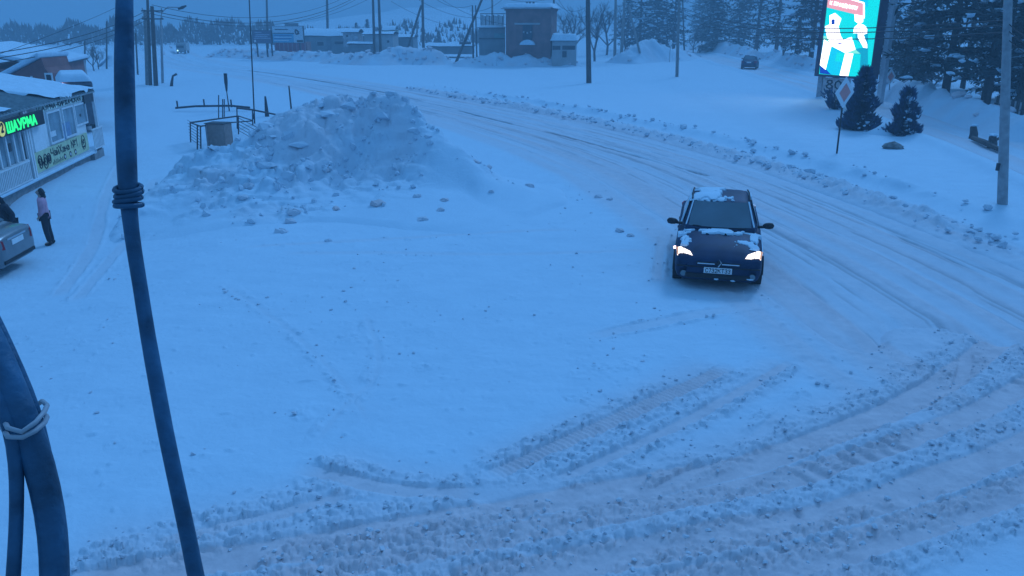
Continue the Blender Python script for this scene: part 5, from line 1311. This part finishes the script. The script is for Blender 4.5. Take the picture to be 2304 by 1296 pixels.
copy_tree_at(bt, G(1046, 112), 'small bare tree on the white hill left of the post pair', 5.0, .45)
# the far wood closing the view
fw = MB(); r_ = random.Random(77)
for i in range(5200):
    px = r_.uniform(-60, 1120); Y = r_.uniform(175, 215); h_ = 3.4 + 1.6 * float(vnoise(np.array([px * .03]), np.array([2.0]), 3)[0]) * 2 + (1.2 if 380 < px < 620 else 0) + (px < 330) * .8
    if 885 < px < 1060 and r_.random() < .75: continue
    p = at(px, 90, Y); z_ = r_.uniform(0, h_); a = r_.random() * 3.14; wv_ = r_.uniform(.15, .5); hh_ = r_.uniform(.6, 1.5)
    fw.add([(p.x - wv_ * math.cos(a), p.y - wv_ * math.sin(a), z_ - .2), (p.x + wv_ * math.cos(a), p.y + wv_ * math.sin(a), z_ - .2), (p.x + r_.gauss(0, .2), p.y, z_ + hh_)], [(0, 1, 2)])
stuff(fw.build('distant_wood', M_TWIG), 'hazy strip of distant winter wood along the horizon', 'wood')
# ---------------------------------------------------------------- cars
def loft(rings, close_ends=True):
    mb = MB(); n = len(rings[0]); vs = [p for r_ in rings for p in r_]; fs = []
    for i in range(len(rings) - 1):
        for k_ in range(n):
            a = i * n + k_; b = i * n + (k_ + 1) % n; fs.append((a, a + n, b + n, b))
    if close_ends: fs += [tuple(range(n)), tuple(range(len(vs) - 1, len(vs) - n - 1, -1))]
    return mb.add(vs, fs)
def car(name, loc, rz, label, paint, lights_on, plate=None, snow=True, scale=1.0):
    t = thing(name, loc, rz, label, 'car'); t.scale = (scale,) * 3
    ST = np.array([(0, .60, .40, .58, .62), (.03, .72, .28, .62, .67), (.10, .80, .23, .66, .72), (.30, .845, .22, .745, .82), (.55, .86, .22, .80, .89), (.9, .868, .22, .85, .955), (1.30, .87, .22, .905, 1.0), (1.9, .872, .22, .93, .98), (2.9, .872, .22, .955, 1.0), (3.4, .868, .22, .97, 1.05), (3.9, .86, .24, .97, 1.06), (4.15, .83, .27, .95, 1.02), (4.23, .76, .32, .88, .95), (4.25, .66, .42, .78, .84)])
    ys = np.concatenate([[0, .015, .03, .06, .1, .16, .22], np.linspace(.3, 4.0, 26), [4.06, 4.12, 4.17, 4.2, 4.23, 4.242, 4.25]])
    rings = []
    for y_ in ys:
        w_, zb, zs_, zt_ = [np.interp(y_, ST[:, 0], ST[:, i]) for i in (1, 2, 3, 4)]
        zm = (zb + zs_) / 2
        half = [(w_ * .8, zb), (w_ * .95, zb + .05), (w_ * .99, zb + .14), (w_, zm - .05), (w_ * 1.0, zm + .08), (w_ * .99, zs_ - .07), (w_ * .965, zs_ - .01), (w_ * .92, zs_ + .015), (w_ * .80, zs_ + (zt_ - zs_) * .55), (w_ * .55, zs_ + (zt_ - zs_) * .85), (w_ * .25, zt_ - .004)]
        rings.append([(x_, y_, z_) for x_, z_ in half] + [(0, y_, zt_)] + [(-x_, y_, z_) for x_, z_ in half[::-1]])
    loft(rings).build('body', paint, t, smooth=True)
    CS = np.array([(1.18, .70, .99, .68, 1.00), (1.45, .76, .97, .66, 1.17), (1.75, .79, .97, .63, 1.345), (1.98, .80, .97, .605, 1.452), (2.2, .80, .97, .60, 1.495), (2.6, .80, .97, .60, 1.52), (2.95, .80, .98, .59, 1.505), (3.15, .79, .99, .58, 1.46), (3.4, .77, 1.0, .58, 1.30), (3.62, .74, 1.03, .60, 1.13), (3.78, .70, 1.04, .62, 1.055)])
    rings = []
    for y_ in np.linspace(1.18, 3.78, 30):
        wb_, zb, wt_, zt_ = [np.interp(y_, CS[:, 0], CS[:, i]) for i in (1, 2, 3, 4)]
        hgt_ = zt_ - zb
        half = [(wb_, zb - .06), (wb_, zb), (wb_ + (wt_ - wb_) * .5, zb + hgt_ * .55), (wt_ + .02, zb + hgt_ * .86), (wt_ - .02, zb + hgt_ * .96), (wt_ * .75, zt_), (wt_ * .4, zt_ + .008)]
        rings.append([(x_, y_, z_) for x_, z_ in half] + [(0, y_, zt_ + .012)] + [(-x_, y_, z_) for x_, z_ in half[::-1]])
    loft(rings).build('cabin', paint, t, smooth=True)
    gm = mat('car_glass', (.055, .10, .13), .08, var=.15, vscale=1.0, spec=.7)
    def glass(nm, q, par=t, m=gm, th=.012):
        q = [Vector(p) for p in q]; n_ = (q[1] - q[0]).cross(q[-1] - q[0]).normalized()
        c = sum(q, Vector()) / len(q)
        if n_.dot(c - Vector((0, 2.3, .8))) < 0: n_ = -n_
        return quad_slab(MB(), q, n_, .004, th).build(nm, m, par)
    ws = MB()
    cols_ = 9; vs = []; fs = []
    for i in range(cols_):
        u = -1 + 2 * i / (cols_ - 1); bow = .09 * (1 - u * u)
        vs += [(u * .665, 1.27 - bow, 1.05), (u * .60, 1.60 - bow * .8, 1.255), (u * .555, 1.93 - bow * .6, 1.44)]
    for i in range(cols_ - 1):
        for j in range(2): a = i * 3 + j; fs.append((a, a + 3, a + 4, a + 1))
    ws.add(vs, fs).build('windscreen', gm, t, smooth=True)
    glass('rear_window', [(-.56, 3.24, 1.425), (.56, 3.24, 1.425), (.63, 3.70, 1.105), (-.63, 3.70, 1.105)])
    for s_ in (-1, 1):
        X = lambda z_: s_ * (.80 - (z_ - .97) / .55 * .195 + .004)
        for nm, q in (('side_window', [(1.62, 1.03), (2.28, 1.03), (2.28, 1.40), (2.02, 1.40)]), ('side_window', [(2.36, 1.03), (3.12, 1.05), (3.0, 1.38), (2.36, 1.41)])):
            glass(nm, [(X(z_), y_, z_) for y_, z_ in q])
        mr = MB().tube([(s_ * .78, 1.52, 1.02), (s_ * .90, 1.47, 1.04)], .03, 6).build('mirror_arm', M_BLACK, t)
        mi = MB().tube([(s_ * .88, 1.46, 1.06), (s_ * .92, 1.44, 1.07), (s_ * 1.0, 1.44, 1.075), (s_ * 1.06, 1.46, 1.075), (s_ * 1.09, 1.48, 1.075)], [.03, .06, .07, .06, .02], 10).build('mirror', M_BLACK, t, smooth=True)
        hl = quad_slab(MB(), [(s_ * .44, .055, .635), (s_ * .66, .085, .635), (s_ * .80, .20, .67), (s_ * .835, .33, .80), (s_ * .74, .30, .825), (s_ * .56, .19, .775)], Vector((s_ * .3, -.75, .55)).normalized(), -.02, .014)
        hl.build('headlight', em('headlight_on', (1, .92, .86), 2.2) if lights_on else mat('lamp_clear', (.5, .52, .55), .15, var=.05), t)
        if lights_on:
            quad_slab(MB(), [(s_ * .775, .19, .68), (s_ * .80, .205, .685), (s_ * .835, .33, .80), (s_ * .79, .315, .812)], Vector((s_ * .3, -.75, .55)).normalized(), .015, .02).build('turn_signal', mat('amber', (.6, .3, .15), .3, emit=(1, .5, .3), estr=.5), t)
            quad_slab(MB(), [(s_ * .655, .085, .64), (s_ * .665, .087, .64), (s_ * .70, .27, .81), (s_ * .688, .265, .81)], Vector((s_ * .3, -.75, .55)).normalized(), .015, .02).build('lamp_divider', M_DARK, t)
            if s_ < 0: MB().ico((s_ * .875, .62, .72), .035, .1).build('side_repeater', em('repeater', (1, .75, .9), 3.0), t)
        tl = quad_slab(MB(), [(s_ * .60, 4.255, .70), (s_ * .835, 4.15, .72), (s_ * .85, 4.02, .92), (s_ * .80, 4.12, .95), (s_ * .62, 4.235, .90)], Vector((s_ * .6, .8, .05)).normalized(), -.05, .03)
        tl.build('tail_light', mat('tail_red', (.42, .015, .03), .25, var=.05), t)
        for y_ in (.82, 3.42):
            wh = MB().tube([(s_ * .70, y_, .295), (s_ * .885, y_, .295)], .30, 22).build('wheel', M_BLACK, t)
            MB().tube([(s_ * .884, y_, .295), (s_ * .893, y_, .295)], [.20, .18], 14).build('rim', mat('rim_grey', (.3, .32, .34), .4, metal=.6), wh)
            ar = []
            for q in range(13): a = math.pi * q / 12; ar.append((s_ * .873, y_ + .36 * math.cos(a), .295 + .36 * math.sin(a)))
            MB().tube(ar, .022, 5).build('wheel_arch', M_BLACK, t)
        MB().box(min(s_ * .868, s_ * .888), max(s_ * .868, s_ * .888), 1.35, 3.0, .50, .57).build('side_moulding', M_BLACK, t)
        for y_ in (2.15, 3.0): MB().box(min(s_ * .86, s_ * .885), max(s_ * .86, s_ * .885), y_ - .1, y_ + .02, .78, .81).build('door_handle', M_BLACK, t)
        MB().tube([(s_ * .60, 1.98, 1.475), (s_ * .60, 2.6, 1.525), (s_ * .585, 3.05, 1.495)], .018, 5).build('roof_strip', M_BLACK, t)
    gr = MB().box(-.42, .42, -.012, .12, .575, .625).build('grille', M_BLACK, t)
    MB().box(-.40, -.07, -.028, -.013, .59, .612).build('grille_bar', mat('chrome', (.6, .62, .65), .2, metal=.9, var=.02), gr); MB().box(.07, .40, -.028, -.013, .59, .612).build('grille_bar', MATS['chrome'], gr)
    rhomb = [(0, -.085), (.055, 0), (0, .085), (-.055, 0)]; emb = MB()
    pp = [(x_, -.045, .635 + z_) for x_, z_ in rhomb] + [(0, -.045, .55)]
    emb.tube(pp, .012, 5).build('emblem', MATS['chrome'], t)
    MB().prism([(a * .7, .635 + b * .7) for a, b in rhomb], -.03, -.04, XZ).build('emblem_field', M_BLACK, t)
    MB().box(-.62, .62, -.02, .10, .30, .39).build('lower_intake', M_BLACK, t)
    for s_ in (-1, 1): MB().tube([(s_ * .66, .05, .37), (s_ * .66, .0, .37)], .06, 10).build('fog_lamp', M_GLASS, t)
    MB().box(-.80, .80, -.005, .03, .515, .535).build('bumper_seam', M_BLACK, t)
    if plate:
        pl_ = MB().box(-.27, .27, -.045, -.022, .415, .53).build('number_plate', mat('plate_white', (.7, .72, .74), .4, var=.02), t)
        letters(MB(), plate, (-.235, -.046, .435), (.47 / text_width(plate), 0, 0), (0, 0, .075), (0, -1, 0), .15, .003).build('plate_lettering', M_BLACK, pl_)
    MB().box(-.26, .26, 4.245, 4.262, .72, .84).build('rear_plate', mat('plate_white', (.7, .72, .74), .4, var=.02), t); MB().box(-.42, .42, 4.235, 4.25, .86, .90).build('boot_trim', MATS['chrome'], t)
    MB().box(-.70, .70, 4.20, 4.262, .36, .44).build('rear_bumper_strip', M_BLACK, t)
    for a_, b_ in ((-.55, .02), (.02, .58)):
        MB().tube([(a_ + .5, 1.20, 1.035), (a_, 1.24, 1.06)], .009, 4).build('wiper', M_BLACK, t)
    if snow:
        def sp_(x0, x1, y0, y1, zf, th, seed, lim):
            snow_patch('snow_patch', t, x0 - .06, x1 + .06, y0 - .06, y1 + .06, zf, th, seed, -.15, 44, 36, 6.0, .30, .06)
        zc = lambda a, b: float(np.interp(b, CS[:, 0], CS[:, 4])) - .05 * (abs(a) / .6) ** 3 - .012
        zh = lambda a, b: float(np.interp(b, ST[:, 0], ST[:, 4])) - (abs(a) / .8) ** 2 * .055 - .016
        sp_(-.60, .05, 2.0, 3.1, zc, .06, 701, .10); sp_(-.45, .3, 1.96, 2.15, zc, .04, 703, .06); sp_(.48, .6, 2.5, 3.1, zc, .03, 705, .06)
        sp_(-.3, .5, .98, 1.22, zh, .05, 707, .03); sp_(-.72, -.2, 1.08, 1.24, zh, .045, 709, .03); sp_(.5, .75, 1.1, 1.25, zh, .03, 711, .03)
        sp_(.32, .68, .42, .72, zh, .04, 713, .04); sp_(-.62, -.38, .55, .75, zh, .03, 715, .04); sp_(-.78, -.64, .42, 1.05, zh, .04, 717, .06); sp_(.66, .80, .45, 1.1, zh, .04, 719, .05)
        MB().tube([(.575, 1.95, 1.45), (.64, 1.55, 1.22), (.69, 1.28, 1.06)], .018, 5).build('snow_rim', M_SNOWP, t); MB().tube([(-.575, 1.95, 1.45), (-.64, 1.55, 1.22), (-.69, 1.28, 1.06)], .015, 5).build('snow_rim', M_SNOWP, t)
        MB().tube([(-.81, 1.5, 1.0), (-.66, 2.1, 1.44), (-.64, 2.6, 1.49), (-.62, 3.0, 1.47)], .02, 5).build('snow_rim', M_SNOWP, t)
        for x_, z_ in ((-.02, .29), (.3, .28), (.62, .33)): MB().ico((x_, -.02, z_), .035, .4, rnd, (1.8, .6, .5)).build('snow_splash', M_SNOWP, t)
    return t
g_ = G(1611, 655)
car('dark_car', (g_.x, g_.y, g_.z - .04), R(-13.5), 'dark sedan with headlights on driving toward the camera through the snow', mat('dark_blue_paint', (.012, .034, .085), .55, var=.15, vscale=3, spec=.15), True, 'С732КТ33')
ring_ = MB()
c0 = G(35, 590)
car('silver_car', (-15.75, 17.65, c0.z - .03), R(-85), 'silver sedan seen from behind, cut off by the left edge', mat('silver_paint', (.17, .19, .21), .3, metal=.3, var=.05, coat=.5), False, None, False)
# the far car on the side road
g_ = G(1690, 152)
fc = car('far_car', g_, R(160), 'small dark car driving away on the side road', mat('dark_blue_paint', (.018, .024, .045), .28), False, None, True, .95)
# approaching lorry far down the road
g_ = G(407, 121); t = thing('distant_truck', g_, R(10), 'tiny truck with a lit lamp far down the road', 'truck'); t.scale = (.62,) * 3
MB().box(-1.0, 1.0, 0, 1.8, .4, 2.3).build('cab', M_GREYW, t, bevel=.1); MB().box(-1.1, 1.1, 1.9, 6, .7, 2.6).build('cargo_box', M_GREYL, t); MB().box(-.85, .85, -.03, -.002, 1.4, 2.0).build('windscreen', M_DGLASS, t)
MB().ico((-.7, -.05, .8), .2, .1).build('headlight', em('truck_lamp', (.5, .95, 1), 2.5), t); MB().ico((.7, -.05, .8), .12, .1).build('headlight', MATS['lamp_clear'], t)
for s_ in (-.9, .9):
    for y_ in (.9, 4.8): MB().tube([(s_ - .15, y_, .45), (s_ + .15, y_, .45)], .45, 12).build('wheel', M_BLACK, t)

# ---------------------------------------------------------------- people
def skin(name, verts, edges, radii, m, parent, root=0, sub=2):
    me = bpy.data.meshes.new(name); me.from_pydata(verts, edges, []); me.update()
    o = bpy.data.objects.new(name, me); COL.objects.link(o); o.parent = parent
    md = o.modifiers.new('skin', 'SKIN'); md.use_smooth_shade = True
    for i, r_ in enumerate(radii):
        sv_ = me.skin_vertices[0].data[i]; sv_.radius = r_ if hasattr(r_, '__len__') else (r_, r_); sv_.use_root = (i == root)
    s_ = o.modifiers.new('sub', 'SUBSURF'); s_.levels = sub; s_.render_levels = sub
    bpy.context.view_layer.update()
    dg = bpy.context.evaluated_depsgraph_get(); nm = bpy.data.meshes.new_from_object(o.evaluated_get(dg))
    o.modifiers.clear(); o.data = nm; nm.materials.clear(); nm.materials.append(m)
    for p in nm.polygons: p.use_smooth = True
    return o
M_SKIN = mat('skin', (.45, .28, .22), .6, var=.05)
def person(loc, rz, scale, label, coat, trousers, bend=0.0, hood=None):
    t = thing('person', loc, rz, label, 'person'); t.scale = (scale,) * 3
    cb_, sb_ = math.cos(bend), math.sin(bend)
    def B(p):                      # bend the upper body forward about the hips
        x_, y_, z_ = p; dz_ = z_ - .95
        return (x_, y_ * cb_ - dz_ * sb_, .95 + dz_ * cb_ + y_ * sb_) if z_ > .95 else p
    V = [(0, 0, .95), (0, .01, 1.15), (0, 0, 1.34), (0, 0, 1.46), (0, -.01, 1.53), (0, -.025, 1.60), (0, -.02, 1.68),
         (.10, 0, .90), (.105, -.015, .50), (.105, .03, .10), (.115, -.12, .05), (-.10, 0, .90), (-.105, .03, .50), (-.105, .08, .10), (-.115, -.06, .05),
         (.18, 0, 1.40), (.245, .04, 1.13), (.20, -.10, .93), (.18, -.15, .86), (-.18, 0, 1.40), (-.245, .04, 1.13), (-.20, -.10, .93), (-.18, -.15, .86), (0, -.115, 1.595)]
    E_ = [(0, 1), (1, 2), (2, 3), (3, 4), (4, 5), (5, 6), (0, 7), (7, 8), (8, 9), (9, 10), (0, 11), (11, 12), (12, 13), (13, 14), (2, 15), (15, 16), (16, 17), (17, 18), (2, 19), (19, 20), (20, 21), (21, 22), (5, 23)]
    Rr = [(.13, .10), (.12, .10), (.14, .10), .06, .06, (.085, .10), (.06, .08), .09, .06, .045, .035, .09, .06, .045, .035, .06, .045, .033, .03, .06, .045, .033, .03, .016]
    skin('body', [B(p) for p in V], E_, Rr, M_SKIN, t)
    for s_ in (-1, 1):             # hands: palm, four fingers, thumb
        for f_ in range(4):
            o_ = (-.03 + .02 * f_); L_ = (.055, .065, .06, .048)[f_]
            p0 = B((s_ * .18 + o_ * .6, -.155 - .0, .86)); skin('finger', [p0, (p0[0], p0[1] - .012, p0[2] - L_ * .6), (p0[0] - s_ * .005, p0[1] - .002, p0[2] - L_ * 1.1)], [(0, 1), (1, 2)], [.010, .009, .007], M_SKIN, t, 0, 1)
        p0 = B((s_ * .15, -.16, .88)); skin('thumb', [p0, (p0[0] - s_ * .02, p0[1] - .02, p0[2] - .02), (p0[0] - s_ * .02, p0[1] - .03, p0[2] - .045)], [(0, 1), (1, 2)], [.012, .011, .008], M_SKIN, t, 0, 1)
        ey = B((s_ * .034, -.108, 1.615)); MB().ico(ey, .012, 0).build('eye', M_BLACK, t)
    skin('jacket', [B(p) for p in [(0, .0, 1.16), (0, 0, 1.36), (0, 0, 1.47), (0, 0, .96), (0, .0, .74), (.20, 0, 1.40), (.265, .04, 1.13), (.21, -.10, .94), (-.20, 0, 1.40), (-.265, .04, 1.13), (-.21, -.10, .94)]],
         [(0, 1), (1, 2), (0, 3), (3, 4), (1, 5), (5, 6), (6, 7), (1, 8), (8, 9), (9, 10)], [(.19, .16), (.20, .155), (.085, .09), (.20, .17), (.20, .165), .085, .075, .06, .085, .075, .06], coat, t)
    skin('trousers', V[7:10] + V[11:14] + [(0, 0, .92)], [(0, 1), (1, 2), (3, 4), (4, 5), (6, 0), (6, 3)], [.12, .085, .07, .12, .085, .07, (.15, .13)], trousers, t, 6)
    for a_ in (9, 13):
        p = V[a_]; skin('boot', [(p[0], p[1] + .02, .14), (p[0], p[1] + .02, .055), (p[0], p[1] - .15, .045)], [(0, 1), (1, 2)], [.075, .065, .05], M_BLACK, t, 0, 2)
    skin('hair' if hood is None else 'hood', [B(p) for p in [(0, .045, 1.50), (0, .045, 1.58), (0, .035, 1.66), (0, -.02, 1.72), (0, .09, 1.42)]], [(0, 1), (1, 2), (2, 3), (0, 4)], [(.10, .07), (.105, .085), (.105, .085), (.085, .07), (.12, .05)], hood or mat('dark_hair', (.02, .018, .02), .8), t)
    skin('scarf', [B(p) for p in [(0, .03, 1.44), (0, .0, 1.50)]], [(0, 1)], [(.135, .125), (.10, .10)], M_BLACK, t)
    return t
g_ = G(95, 551)
person((g_.x + .2, g_.y, g_.z), R(-68), .87, 'person in a long pink jacket and dark trousers standing behind the silver car', mat('pink_jacket', (.66, .33, .42), .8, var=.1, vscale=8, bump=.3, bscale=20), mat('dark_trousers', (.02, .022, .035), .8))
g_ = Vector((-12.55, 19.5, hz(-12.55, 19.5)))
person((g_.x, g_.y, g_.z), R(-30), .9, 'person in a dark coat bending over by the silver car at the left edge', mat('dark_coat', (.015, .02, .04), .8, bump=.3), MATS['dark_trousers'], .35, mat('dark_hood', (.012, .015, .03), .8))

# ---------------------------------------------------------------- hazy winter air
hb = MB().box(-1900, 1900, -3, 1700, -2.5, 21).build('haze', None)
hm = bpy.data.materials.new('haze'); hm.use_nodes = True; ht = hm.node_tree
for n_ in list(ht.nodes):
    if n_.type == 'BSDF_PRINCIPLED': ht.nodes.remove(n_)
pv = ht.nodes.new('ShaderNodeVolumePrincipled'); pv.inputs['Color'].default_value = (.50, .66, .74, 1); pv.inputs['Density'].default_value = .0033; pv.inputs['Anisotropy'].default_value = 0.0
ht.links.new(pv.outputs[0], ht.nodes['Material Output'].inputs['Volume'])
hb.data.materials.append(hm); stuff(hb, 'pale winter haze filling the air', 'haze')
